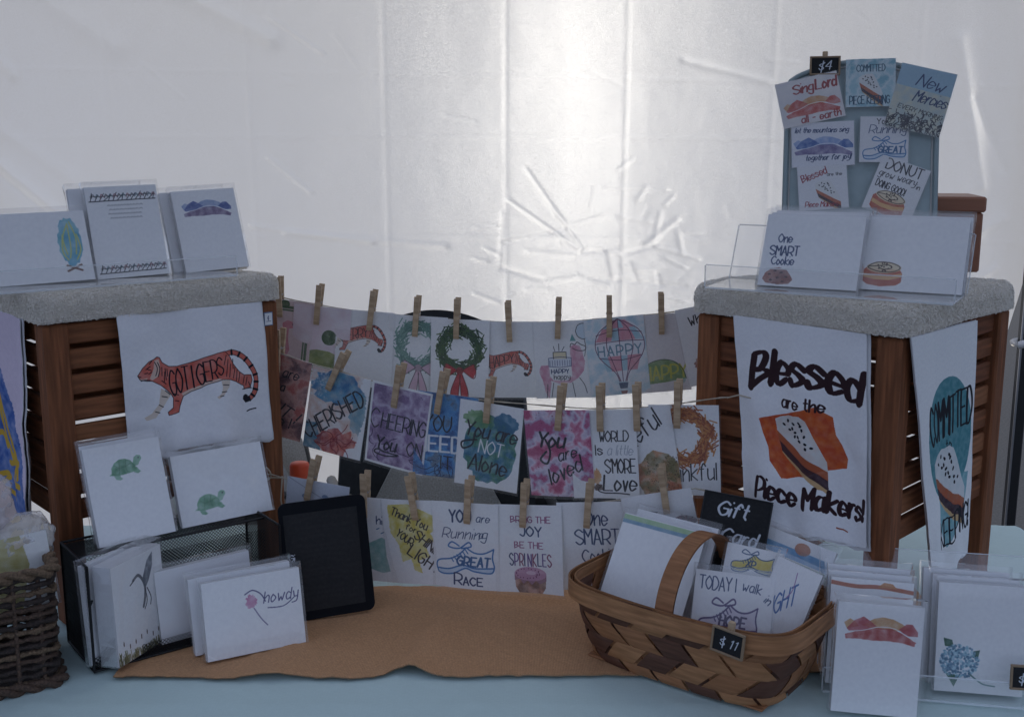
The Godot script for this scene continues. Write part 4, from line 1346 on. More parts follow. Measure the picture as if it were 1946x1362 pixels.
func build_table() -> void:
	var t := thing("folding_table", "long folding table hidden under the pale blue tablecloth", "table", Vector3(0, 0, -1.6))
	part(t, "tabletop", cbox(1.83, 0.03, 0.74, 0.004), M.towel_back, Vector3(0, 0.719, -0.005))
	for x in [-0.8, 0.8]:
		for z in [-0.3, 0.3]:
			part(t, "leg", tube([Vector3(x, 0, z), Vector3(x, 0.71, z)], 0.013, 8), M.pole)
	var n := FastNoiseLite.new()
	n.seed = 44
	n.frequency = 5.0
	var X := 0.935
	var Z0 := -1.995
	var Z1 := -1.215
	var f := func(u: float, v: float) -> Vector3:
		# laid over the top and hanging down at the front, back and ends
		var x := (u - 0.5) * 2.0 * (X + 0.55)
		var z := lerpf(Z0 - 0.55, Z1 + 0.6, v)
		var ox := maxf(absf(x) - X, 0.0)
		var oz := maxf(maxf(Z0 - z, z - Z1), 0.0)
		var y := 0.7385 + n.get_noise_2d(x, z) * 0.002 + 0.0012 * absf(n.get_noise_2d(x * 3.0 + 9.0, z * 3.0))
		for q in [-0.62, -0.155, 0.31, 0.775]:
			y += 0.0011 * exp(-absf(x - q) / 0.006)
		y += 0.0011 * exp(-absf(z + 1.325) / 0.006)
		var fall := ox + oz
		if fall > 0.0:
			y -= maxf(0.0, fall - 0.004)
			var wave := 0.02 * sin((x + z) * 28.0 + n.get_noise_2d(x * 0.6, z * 0.6) * 6.0) * clampf(fall * 4.0, 0.0, 1.0)
			x = signf(x) * (minf(absf(x), X) + clampf(ox, 0, 0.012) + (wave if ox > 0.0 else 0.0))
			z = clampf(z, Z0, Z1) + (clampf(oz, 0, 0.012) + (wave if oz > 0.0 else 0.0)) * (1.0 if z > -1.6 else -1.0)
		return Vector3(x, y, z)
	var o := MeshInstance3D.new()
	o.mesh = sheet(f, 420, 240, 0.0)
	o.material_override = M.cloth
	put(o, "tablecloth", "plain pale blue cloth spread over the whole table", "tablecloth")
	var b := func(u: float, v: float) -> Vector3:
		var x := lerpf(-0.53, 0.64, u)
		var front := -1.395 + 0.007 * sin(x * 4.0 + 2.6) + n.get_noise_2d(x * 1.5, 3.0) * 0.007 + n.get_noise_2d(x * 9.0, 5.0) * 0.002 + 0.014 * exp(-pow((x + 0.14) / 0.035, 2.0)) * -1.0
		var z := lerpf(-1.70, front, v)
		var hump := 0.011 * exp(-pow((x + 0.135 - (1.0 - v) * 0.05) / 0.022, 2.0)) * smoothstep(0.1, 0.75, v)
		hump += 0.006 * exp(-pow((x + 0.30 + v * 0.02) / 0.03, 2.0)) * smoothstep(0.4, 1.0, v)
		return Vector3(x, 0.7425 + hump + absf(n.get_noise_2d(x * 2.0, z * 2.0)) * 0.0035 + absf(n.get_noise_2d(x * 6.0, z * 5.0 + 4.0)) * 0.0016 + 0.0015 * smoothstep(0.9, 1.0, v), z)
	var r := MeshInstance3D.new()
	var bm := sheet(b, 260, 70, 0.0016)
	r.mesh = bm
	r.set_surface_override_material(0, M.burlap)
	r.set_surface_override_material(1, tri(mat(L(0.32, 0.2, 0.11), 0.95), 10.0))
	put(r, "burlap_runner", "brown burlap runner with one rumpled fold lying on the blue cloth", "runner")

# ---------------------------------------------------------------- stools
const SEAT := 1.188
const PADTOP := 1.231

func fleece(w: float, d: float, seed_: int) -> Array:
	# a soft pad with rounded edges, and where its pile stands
	var n := FastNoiseLite.new()
	n.seed = seed_
	n.frequency = 22.0
	n.fractal_octaves = 3
	var h := PADTOP - SEAT
	var r := 0.018
	var pts := []
	var f := func(u: float, v: float) -> Vector3:
		# the top and the four sides as one sheet folded down
		var ex := w / 2.0 + h
		var ez := d / 2.0 + h
		var x := (u - 0.5) * 2.0 * ex
		var z := (v - 0.5) * 2.0 * ez
		var ox := maxf(absf(x) - w / 2.0 + r, 0.0)
		var oz := maxf(absf(z) - d / 2.0 + r, 0.0)
		var o := sqrt(ox * ox + oz * oz)
		var a := clampf(o / (r * PI / 2.0), 0.0, 1.0) * PI / 2.0
		var out := sin(a) * r
		var down := (1.0 - cos(a)) * r + maxf(0.0, o - r * PI / 2.0)
		var dir := Vector2(ox * signf(x), oz * signf(z)).normalized() if o > 0.0 else Vector2.ZERO
		var cx := clampf(x, -w / 2.0 + r, w / 2.0 - r)
		var cz := clampf(z, -d / 2.0 + r, d / 2.0 - r)
		var p := Vector3(cx + dir.x * out, PADTOP - minf(down, h - 0.004), cz + dir.y * out)
		var b := n.get_noise_2d(x, z) * 0.0012 + n.get_noise_2d(x * 0.15 + 3.0, z * 0.15) * 0.006
		return p + Vector3(dir.x * b, b * cos(a), dir.y * b)
	return [sheet(f, 70, 66, 0.0), f]

func pile(parent: Node3D, f: Callable, count: int, seed_: int) -> void:
	var st := ST()
	for k in 2:
		var a := PI * k / 2.0
		var c := Vector3(cos(a), 0, sin(a)) * 0.0019
		var m := Vector3(-sin(a) * 0.0012, 0.0026, cos(a) * 0.0012)
		var tip := Vector3(-sin(a) * 0.0034, 0.0038, cos(a) * 0.0034)
		for q in [-c, m - c * 0.9, m + c * 0.9, -c, m + c * 0.9, c, m - c * 0.9, tip, m + c * 0.9]:
			st.add_vertex(q)
	var mm := MultiMesh.new()
	mm.transform_format = MultiMesh.TRANSFORM_3D
	mm.mesh = st.commit()
	mm.instance_count = count
	var g := RandomNumberGenerator.new()
	g.seed = seed_
	for i in count:
		var u := g.randf()
		var v := g.randf()
		var p: Vector3 = f.call(u, v)
		var e := 0.004
		var nrm: Vector3 = (f.call(u, minf(v + e, 1.0)) - p).cross(f.call(minf(u + e, 1.0), v) - p)
		if nrm.length_squared() < 1e-14:
			nrm = Vector3.UP
		nrm = (nrm.normalized() + Vector3(g.randfn(0, 0.35), g.randfn(0, 0.35), g.randfn(0, 0.35))).normalized()
		if nrm.y < -0.4:
			nrm.y = 0.2
		var x := nrm.cross(Vector3(g.randfn(), g.randfn(), g.randfn())).normalized()
		var s := g.randf_range(0.3, 0.7)
		mm.set_instance_transform(i, Transform3D(Basis(x, nrm, x.cross(nrm)).scaled(Vector3(s, s, s)), p))
	var o := MultiMeshInstance3D.new()
	o.name = "fleece_pile"
	o.multimesh = mm
	o.material_override = M.fleece
	o.set_meta("kind", "stuff")
	parent.add_child(o, true)

func stool(label: String, at: Vector3, yaw: float, w: float, d: float, seed_: int) -> Node3D:
	var t := thing("slatted_stool", label, "stool", at, deg(yaw), "slatted stools on the table")
	var g := RandomNumberGenerator.new()
	g.seed = seed_
	var s := 0.036
	var top := SEAT
	var base := 0.7405
	var px := w / 2.0 - s / 2.0
	var pz := d / 2.0 - s / 2.0
	for x in [-px, px]:
		for z in [-pz, pz]:
			part(t, "leg", cbox(top - base, s, s, 0.003), M["wood%d" % (g.randi() % 2 + (0 if seed_ == 1 else 0))], Vector3(x, (top + base) / 2.0, z), Basis(Vector3.BACK, PI / 2))
	var pitch := 0.0372
	for side in 4:
		var along := w - 2.0 * s if side % 2 == 0 else d - 2.0 * s
		var off := (d if side % 2 == 0 else w) / 2.0 - 0.016
		var b := Basis(Vector3.UP, PI / 2 * side)
		for i in 8:
			var tone := "wood%d" % (g.randi() % 4)
			part(t, "slat", cbox(along + 0.004, 0.0287, 0.013, 0.002), M[tone], b * Vector3(0, top - 0.0165 - i * pitch, off), b)
	part(t, "seat_board", cbox(w - 0.02, 0.012, d - 0.02, 0.002), M.wood1, Vector3(0, top + 0.0065, 0))
	var fl := fleece(w + 0.010, d + 0.012, seed_ + 8)
	var pad := part(t, "fleece_pad", fl[0], M.fleece)
	pile(pad, fl[1], 80000, seed_)
	return t

# ---------------------------------------------------------------- cards, packs, pegs
func pack(key: String, label: String, w: float, h: float, t: float, at: Vector3, yaw: float, lean: float, roll: float, called := "notecard_pack", cat := "card pack", group := "") -> Node3D:
	var o := thing(called, label, cat, at, deg(yaw, lean, roll), group)
	var c := part(o, "card_stack", block(w, h, t))
	c.set_surface_override_material(0, print_of(key))
	c.set_surface_override_material(1, M.edges)
	part(o, "clear_sleeve", bag(w, h, t, int(at.x * 977 + at.z * 331)), M.sleeve)
	return o

var prints := {}
func print_of(key: String) -> Material:
	if key == "":
		return M.paper
	if not prints.has(key):
		var p: Pic = square_print(key.substr(3)) if key.begins_with("sq_") else towel_print(key.substr(3)) if key.begins_with("tw_") else card_print(key)
		prints[key] = printed(p, 0.95 if key.begins_with("tw_") else 0.75)
	return prints[key]

func loose_card(called: String, key: String, label: String, cat: String, w: float, h: float, x: Transform3D, curl: float, seed_: int, sleeve: bool, group: String) -> Node3D:
	# hangs from its top edge: y runs down from 0 to -h
	var o := thing(called, label, cat, x.origin, x.basis, group)
	var g := RandomNumberGenerator.new()
	g.seed = seed_
	var c1 := g.randf_range(-1, 1) * curl
	var c2 := g.randf_range(-1, 1) * curl
	var c3 := g.randf_range(-1, 1) * curl
	var bend := func(u: float, v: float) -> float:
		var a := (u - 0.5) * 2.0
		return c1 * a * a * v + c2 * a * v + c3 * v * v
	var f := func(u: float, v: float) -> Vector3: return Vector3((u - 0.5) * w, -v * h, bend.call(u, v))
	var c := part(o, "card", sheet(f, 8, 10, 0.0007))
	c.set_surface_override_material(0, print_of(key))
	c.set_surface_override_material(1, M.paper)
	if sleeve:
		var n := FastNoiseLite.new()
		n.seed = seed_
		n.frequency = 18.0
		var s := func(u: float, v: float) -> Vector3:
			var q: float = bend.call(u, v)
			return Vector3((u - 0.5) * (w + 0.005), 0.001 - v * (h + 0.005), q + 0.0011 + 0.0006 * n.get_noise_2d(u * w * 2.0, v * h * 2.0))
		part(o, "clear_sleeve", sheet(s, 12, 14, 0.0), M.sleeve)
	return o

var peg_mesh := []
func peg(label: String, x: Transform3D, gap: float, group: String) -> Node3D:
	if peg_mesh.is_empty():
		for sgn in [1.0, -1.0]:
			# the prong in profile (y, z), jaw at the bottom
			var prof := [[0.036, 0.0052], [0.036, 0.0098], [0.012, 0.0078], [0.006, 0.0062], [0.002, 0.0072], [-0.030, 0.0056], [-0.036, 0.0030], [-0.036, 0.0004], [-0.012, 0.0008], [-0.008, 0.0022], [-0.002, 0.0008], [0.004, 0.0010]]
			var st := ST()
			var hw := 0.0048
			var poly := PackedVector2Array()
			for q in prof:
				poly.append(Vector2(q[0], q[1] * sgn))
			for i in poly.size():
				var a := poly[i]
				var b := poly[(i + 1) % poly.size()]
				var mid := Vector3(0, 0.0, 0.004 * sgn)
				var nn := Vector2(b.y - a.y, a.x - b.x).normalized() * (1.0 if Geometry2D.is_polygon_clockwise(poly) else 1.0)
				var q := [Vector3(-hw, a.x, a.y), Vector3(hw, a.x, a.y), Vector3(hw, b.x, b.y), Vector3(-hw, b.x, b.y)]
				var inward := Vector3(0, (a.x + b.x) / 2.0 - nn.x * 0.001, (a.y + b.y) / 2.0 - nn.y * 0.001)
				if Geometry2D.is_point_in_polygon(Vector2(inward.y, inward.z), poly):
					quad(st, q[0], q[1], q[2], q[3], inward)
				else:
					quad(st, q[0], q[1], q[2], q[3], Vector3(0, (a.x + b.x) / 2.0 + nn.x * 0.001, (a.y + b.y) / 2.0 + nn.y * 0.001))
			var tr := Geometry2D.triangulate_polygon(poly)
			for i in range(0, tr.size(), 3):
				for hx in [-hw, hw]:
					face(st, Vector3(hx, poly[tr[i]].x, poly[tr[i]].y), Vector3(hx, poly[tr[i + 1]].x, poly[tr[i + 1]].y), Vector3(hx, poly[tr[i + 2]].x, poly[tr[i + 2]].y), Vector3.ZERO + Vector3(0, poly[tr[i]].x, poly[tr[i]].y))
			peg_mesh.append(st.commit())
		var wire := []
		for i in 26:
			var a := TAU * i / 8.0
			wire.append(Vector3(lerpf(-0.0052, 0.0052, i / 25.0), 0.004 + sin(a) * 0.0022, cos(a) * 0.0022))
		var st2 := ST()
		tube_into(st2, wire, 0.0006, 4)
		for sx in [-0.0054, 0.0054]:
			tube_into(st2, [Vector3(sx, 0.004, 0.0), Vector3(sx, 0.0055, 0.0076), Vector3(0.0, 0.0055, 0.0076)], 0.0006, 4)
			tube_into(st2, [Vector3(sx, 0.004, 0.0), Vector3(sx, 0.0055, -0.0076), Vector3(0.0, 0.0055, -0.0076)], 0.0006, 4)
		peg_mesh.append(st2.commit())
	var o := thing("clothespin", label, "clothespin", x.origin, x.basis, group)
	part(o, "prong", peg_mesh[0], M.pegwood, Vector3(0, 0, gap))
	part(o, "prong", peg_mesh[1], M.pegwood, Vector3(0, 0, -gap))
	part(o, "spring", peg_mesh[2], M.spring)
	return o

func hung_rows() -> void:
	var rows := [
		{"a": Vector3(-0.585, 0, -2.02), "e": Vector3(0.9964, 0, 0.0853), "yaw": -4.9,
		"line": [[-0.01, 1.185], [0.09, 1.178], [0.178, 1.163], [0.233, 1.153], [0.295, 1.143], [0.377, 1.136], [0.484, 1.128], [0.588, 1.125], [0.674, 1.127], [0.729, 1.132], [0.814, 1.140], [0.869, 1.147], [0.909, 1.153], [1.0, 1.165], [1.115, 1.176]]},
		{"a": Vector3(-0.378, 0, -1.83), "e": Vector3(0.9555, 0, 0.2951), "yaw": -17.2,
		"line": [[-0.03, 1.104], [0.0, 1.095], [0.050, 1.082], [0.092, 1.074], [0.166, 1.059], [0.259, 1.046], [0.348, 1.041], [0.419, 1.040], [0.520, 1.040], [0.589, 1.046], [0.637, 1.053], [0.686, 1.064], [0.728, 1.072]]},
		{"a": Vector3(-0.356, 0, -1.722), "e": Vector3(0.974, 0, 0.2263), "yaw": -13.1,
		"line": [[-0.035, 0.914], [-0.011, 0.910], [0.041, 0.899], [0.14, 0.886], [0.21, 0.887], [0.298, 0.890], [0.366, 0.892], [0.445, 0.898], [0.543, 0.915], [0.576, 0.925], [0.66, 0.942]]}]
	var names := ["top twine line strung between the stools' back legs", "middle twine line sagging between the two stools", "lowest twine line hung close above the burlap"]
	for r in 3:
		var row: Dictionary = rows[r]
		var pts := []
		var l: Array = row.line
		for i in l.size() - 1:
			for s in 4:
				var a: Array = l[maxi(i - 1, 0)]
				var d: Array = l[mini(i + 2, l.size() - 1)]
				var t := s / 4.0
				var y := cubic_interpolate(l[i][1], l[i + 1][1], a[1], d[1], t)
				pts.append(row.a + row.e * lerpf(l[i][0], l[i + 1][0], t) + Vector3(0, y + (0.006 if r == 2 else 0.0), 0))
		pts.append(row.a + row.e * l[-1][0] + Vector3(0, l[-1][1], 0))
		var o := thing("twine_line", names[r], "twine", Vector3.ZERO, Basis.IDENTITY, "twine lines between the stools")
		part(o, "cord", tube(pts, 0.0011, 6, false, 0.9, 0.25), M.twine)
		for e in [pts[0]]:
			var loop := []
			for i in 12:
				var a := TAU * i / 12.0
				loop.append(e + Vector3(cos(a) * 0.006, sin(a) * 0.010, sin(a * 2.0) * 0.004))
			part(o, "knot", tube(loop, 0.0013, 5, true), M.twine)
	if true:
		# the loose ends that wrap round the stool legs
		var q := thing("twine_tail", "loose twine end wrapped across a slat of the pie-towel stool", "twine")
		part(q, "cord", tube([Vector3(0.316, 1.071, -1.616), Vector3(0.330, 1.078, -1.604), Vector3(0.345, 1.077, -1.588), Vector3(0.352, 1.073, -1.592)], 0.0011, 6), M.twine)
		var q2 := thing("twine_tail", "loose twine end knotted round the tiger-towel stool's leg", "twine")
		part(q2, "cord", tube([Vector3(-0.42, 0.905, -1.735), Vector3(-0.39, 0.907, -1.752), Vector3(-0.37, 0.912, -1.735), Vector3(-0.365, 0.918, -1.725), Vector3(-0.368, 0.88, -1.722), Vector3(-0.366, 0.862, -1.722)], 0.0012, 6), M.twine)
	# row, place along, height of the top edge, tilt, print, layer, label
	var cards := [
		[0, 0.181, 1.160, -7.4, "flamingo", 0, "pink flamingo card with a green frame, at the left end of the top line"],
		[0, 0.249, 1.149, -5.6, "merry_green", 1, "pink card with a green scalloped cake and white merry lettering"],
		[0, 0.326, 1.142, -3.9, "merry_tiger", 0, "white card with a red tiger spelling MERRY"],
		[0, 0.421, 1.134, -2.9, "wreath_teal", 0, "white card with a pale teal wreath and pink bow"],
		[0, 0.496, 1.129, -1.3, "wreath_green", 1, "white card with a dark green wreath and red bow"],
		[0, 0.579, 1.126, 0.8, "happy_tiger", 0, "white card with a red tiger spelling HAPPY"],
		[0, 0.677, 1.129, 2.9, "llama", 1, "white card with a pink llama carrying a cake and a balloon"],
		[0, 0.765, 1.137, 6.7, "balloon", 2, "pale blue card with a pink hot-air balloon lettered HAPPY"],
		[0, 0.840, 1.143, 5.2, "happy_turtle", 1, "card with a green turtle shell lettered HAPPY"],
		[0, 0.922, 1.162, 12.8, "where", 2, "tilted white card half hidden behind the right-hand stool leg"],
		[1, 0.003, 1.093, -12.1, "you_are_red", 0, "rusty red watercolour card partly behind the tiger-towel stool"],
		[1, 0.108, 1.071, -9.8, "cherished", 1, "blue and red watercolour card lettered CHERISHED"],
		[1, 0.214, 1.054, -9.0, "cheering", 1, "purple watercolour card lettered CHEERING YOU ON"],
		[1, 0.289, 1.047, -3.6, "you_need", 0, "deep blue watercolour card between the purple and green ones"],
		[1, 0.365, 1.038, -5.0, "not_alone", 2, "white card with a green watercolour blot lettered NOT ALONE"],
		[1, 0.469, 1.036, 4.6, "loved", 3, "crimson watercolour card lettered YOU ARE LOVED"],
		[1, 0.539, 1.041, 5.1, "world", 2, "white card lettered S'MORE LOVE with a small campfire"],
		[1, 0.591, 1.046, 10.0, "grateful", 1, "white card with a brown and orange watercolour lettered grateful"],
		[1, 0.662, 1.056, 3.5, "thankful", 0, "white card with an orange leaf wreath lettered thankful"],
		[2, 0.053, 0.908, -6.4, "fish", 0, "pale blue card with two small fish above the black chalkboard"],
		[2, 0.135, 0.888, -0.4, "whale", 0, "card with a green whale peeking out beside the black chalkboard"],
		[2, 0.210, 0.890, 2.9, "thank_you", 1, "white card with a yellow burst lettered THANK YOU"],
		[2, 0.293, 0.893, 0.5, "great_race", 2, "white card with a blue running shoe lettered GREAT RACE"],
		[2, 0.390, 0.896, 3.0, "joy", 1, "white card with a pink cake lettered SPRINKLES"],
		[2, 0.486, 0.907, 5.3, "smart_cookie", 0, "hanging white card lettered ONE SMART COOKIE beside the splint basket"],
		[2, 0.582, 0.929, 12.9, "grad", 1, "white card with a graduation cap hanging behind the splint basket"]]
	var i := 0
	for c in cards:
		var row: Dictionary = rows[c[0]]
		var b := Basis(Vector3.UP, deg_to_rad(row.yaw)) * Basis(Vector3.BACK, deg_to_rad(c[3]))
		var at: Vector3 = row.a + row.e * c[1] + Vector3(0, c[2] + (0.006 if c[0] == 2 else 0.0), 0) + Basis(Vector3.UP, deg_to_rad(row.yaw)) * Vector3(0, 0, 0.0015 + 0.0026 * c[5])
		loose_card("hanging_card", c[4], c[6], "greeting card", 0.1045, 0.1385, Transform3D(b, at), 0.004, 100 + i, true, "cards pegged on the twine lines")
		i += 1
	var pegs := [
		[[0.172, 1.166, 0.0, "against the fleece pad's end"], [0.242, 1.153, 7.3, "between the flamingo and cake cards"], [0.338, 1.144, 8.4, "on the MERRY tiger card"], [0.418, 1.134, 4.8, "on the teal wreath card"], [0.490, 1.131, 2.1, "on the green wreath card"], [0.582, 1.127, -3.0, "on the HAPPY tiger card"], [0.669, 1.134, 1.1, "on the llama card"], [0.758, 1.138, -1.0, "on the hot-air balloon card"], [0.848, 1.145, -2.2, "on the HAPPY turtle card"]],
		[[-0.003, 1.102, 5.1, "by the stool leg on the middle line"], [0.101, 1.074, 26.9, "tilted, on the CHERISHED card"], [0.207, 1.056, 10.4, "on the purple CHEERING card"], [0.281, 1.051, 10.7, "on the deep blue card"], [0.360, 1.043, 6.0, "on the NOT ALONE card"], [0.475, 1.040, 4.5, "on the crimson LOVED card"], [0.538, 1.044, -1.6, "on the S'MORE LOVE card"], [0.594, 1.049, -2.7, "on the grateful card"], [0.655, 1.058, -0.3, "on the orange wreath card"]],
		[[0.044, 0.913, 13.4, "on the pale blue fish card"], [0.132, 0.894, 1.5, "right of the black chalkboard's top corner"], [0.210, 0.896, -8.1, "on the yellow THANK YOU card"], [0.299, 0.897, 3.3, "on the GREAT RACE shoe card"], [0.386, 0.898, 2.7, "on the SPRINKLES card"], [0.484, 0.905, 3.3, "on the hanging SMART COOKIE card"], [0.595, 0.936, -8.8, "on the graduation cap card"]]]
	for r in 3:
		var row: Dictionary = rows[r]
		for q in pegs[r]:
			var b := Basis(Vector3.UP, deg_to_rad(row.yaw)) * Basis(Vector3.BACK, deg_to_rad(-q[2]))
			var at: Vector3 = row.a + row.e * q[0] + Vector3(0, q[1] + (0.006 if r == 2 else 0.0), 0) + Basis(Vector3.UP, deg_to_rad(row.yaw)) * Vector3(0, 0, 0.005)
			peg("wooden clothespin " + q[3], Transform3D(b, at), 0.0035, "clothespins on the twine lines")

# ---------------------------------------------------------------- towels
func towel(called: String, label: String, key: String, parent_x: Transform3D, w: float, h: float, corners: Array, seed_: int, fold: float, side_skew := 0.0) -> void:
	# corners: top left, top right, bottom right, bottom left in the plane of a stool's side (x, y); hangs just clear of the slats
	var o := thing(called, label, "tea towel", parent_x.origin, parent_x.basis, "printed tea towels on the stools")
	var n := FastNoiseLite.new()
	n.seed = seed_
	n.frequency = 6.0
	for layer in 2:
		var f := func(u: float, v: float) -> Vector3:
			var top: Vector2 = corners[0].lerp(corners[1], u)
			var bot: Vector2 = corners[3].lerp(corners[2], u)
			var p := top.lerp(bot, v)
			var z := 0.010 + 0.008 * v + fold * (0.3 + v) * (sin(u * 7.0 + seed_ + v * 1.3) + 0.6 * sin(u * 15.0 - v * 2.0)) + n.get_noise_2d(p.x, p.y) * fold * 1.1 * (0.4 + v)
			p.y += n.get_noise_2d(u * 0.5, 7.0) * 0.012 * v * v
			if layer == 1:
				p.x += 0.004
				p.y -= 0.005 * v
				z -= 0.0035
			return Vector3(p.x, p.y, maxf(z, 0.003 if layer == 0 else 0.0012))
		var c := part(o, "front_layer" if layer == 0 else "back_layer", sheet(f, 34, 46, 0.0012))
		c.set_surface_override_material(0, print_of(key) if layer == 0 else M.towel_back)
		c.set_surface_override_material(1, M.towel_back)

# ---------------------------------------------------------------- clear stands, signs
func stand(label: String, at: Vector3, yaw: float, len_: float, depth: float, lip: float, back: float, lean: float) -> void:
	# a bent sheet of clear acrylic: a low lip, a floor and a back; x runs along, the front edge is z = 0
	var o := thing("acrylic_stand", label, "display stand", at, deg(yaw), "clear acrylic card stands")
	part(o, "lip", cbox(len_, lip, 0.0026, 0.0006), M.acrylic, Vector3(len_ / 2, lip / 2 + 0.0028, -0.0013))
	part(o, "floor", cbox(len_, 0.0026, depth, 0.0006), M.acrylic, Vector3(len_ / 2, 0.0013, -depth / 2))
	part(o, "back", cbox(len_, back, 0.0026, 0.0006), M.acrylic, Vector3(len_ / 2, 0.0028, -depth) + deg(0, lean) * Vector3(0, back / 2, 0), deg(0, lean))
	part(o, "lip_edge", cbox(len_, 0.0014, 0.0028, 0.0003), M.acrylic_edge, Vector3(len_ / 2, lip + 0.0036, -0.0013))
	part(o, "floor_edge", cbox(len_, 0.0028, 0.0016, 0.0003), M.acrylic_edge, Vector3(len_ / 2, 0.0014, 0.0009))
	part(o, "back_edge", cbox(len_, 0.0014, 0.0028, 0.0003), M.acrylic_edge, Vector3(len_ / 2, 0.0028, -depth) + deg(0, lean) * Vector3(0, back + 0.0009, 0), deg(0, lean))
	for e in [-0.0009, len_ + 0.0009]:
		part(o, "side_edge", cbox(0.0014, lip, 0.0028, 0.0003), M.acrylic_edge, Vector3(e, lip / 2 + 0.0028, -0.0013))
		part(o, "side_edge", cbox(0.0014, back, 0.0028, 0.0003), M.acrylic_edge, Vector3(e, 0.0028, -depth) + deg(0, lean) * Vector3(0, back / 2, 0), deg(0, lean))

func sign_board(called: String, label: String, lines: Array, w: float, h: float, x: Transform3D, clip: bool, rim: Material, rim_w := 0.003) -> Node3D:
	var o := thing(called, label, "sign", x.origin, x.basis)
	var t := 0.004
	for q in [[0, h - rim_w / 2, w, rim_w], [0, rim_w / 2, w, rim_w], [-w / 2 + rim_w / 2, h / 2, rim_w, h - 2 * rim_w], [w / 2 - rim_w / 2, h / 2, rim_w, h - 2 * rim_w]]:
		part(o, "frame", cbox(q[2], q[3], t, 0.0007), rim, Vector3(q[0], q[1], -t / 2))
	var iw := w - 2 * rim_w
	var ih := h - 2 * rim_w
	var slate := part(o, "slate", block(iw, ih, 0.002), null, Vector3(0, rim_w, -0.0012))
	slate.set_surface_override_material(0, printed(chalk_print(lines, 100, 100 * ih / iw, Color(0.24, 0.24, 0.245) if rim == M.matte_black else Color(0.11, 0.115, 0.125)), 0.85))
	slate.set_surface_override_material(1, M.black)
	if clip:
		part(o, "clip", cbox(0.008, 0.034, 0.007, 0.001), M.pegwood, Vector3(0, h - 0.008, -t - 0.0036))
	return o

# ---------------------------------------------------------------- baskets
func superloop(hx: float, hz: float, n: float, count: int) -> Array:
	# points evenly spaced round a rectangle with rounded corners
	var raw := []
	for i in 720:
		var a := TAU * i / 720.0
		var c := cos(a)
		var s := sin(a)
		raw.append(Vector2(hx * signf(c) * pow(absf(c), 2.0 / n), hz * signf(s) * pow(absf(s), 2.0 / n)))
	var acc := [0.0]
	for i in 720:
		acc.append(acc[i] + raw[i].distance_to(raw[(i + 1) % 720]))
	var out := []
	var j := 0
	for i in count:
		var want: float = acc[720] * i / count
		while acc[j + 1] < want:
			j += 1
		out.append(raw[j].lerp(raw[(j + 1) % 720], (want - acc[j]) / maxf(acc[j + 1] - acc[j], 1e-9)))
	return out

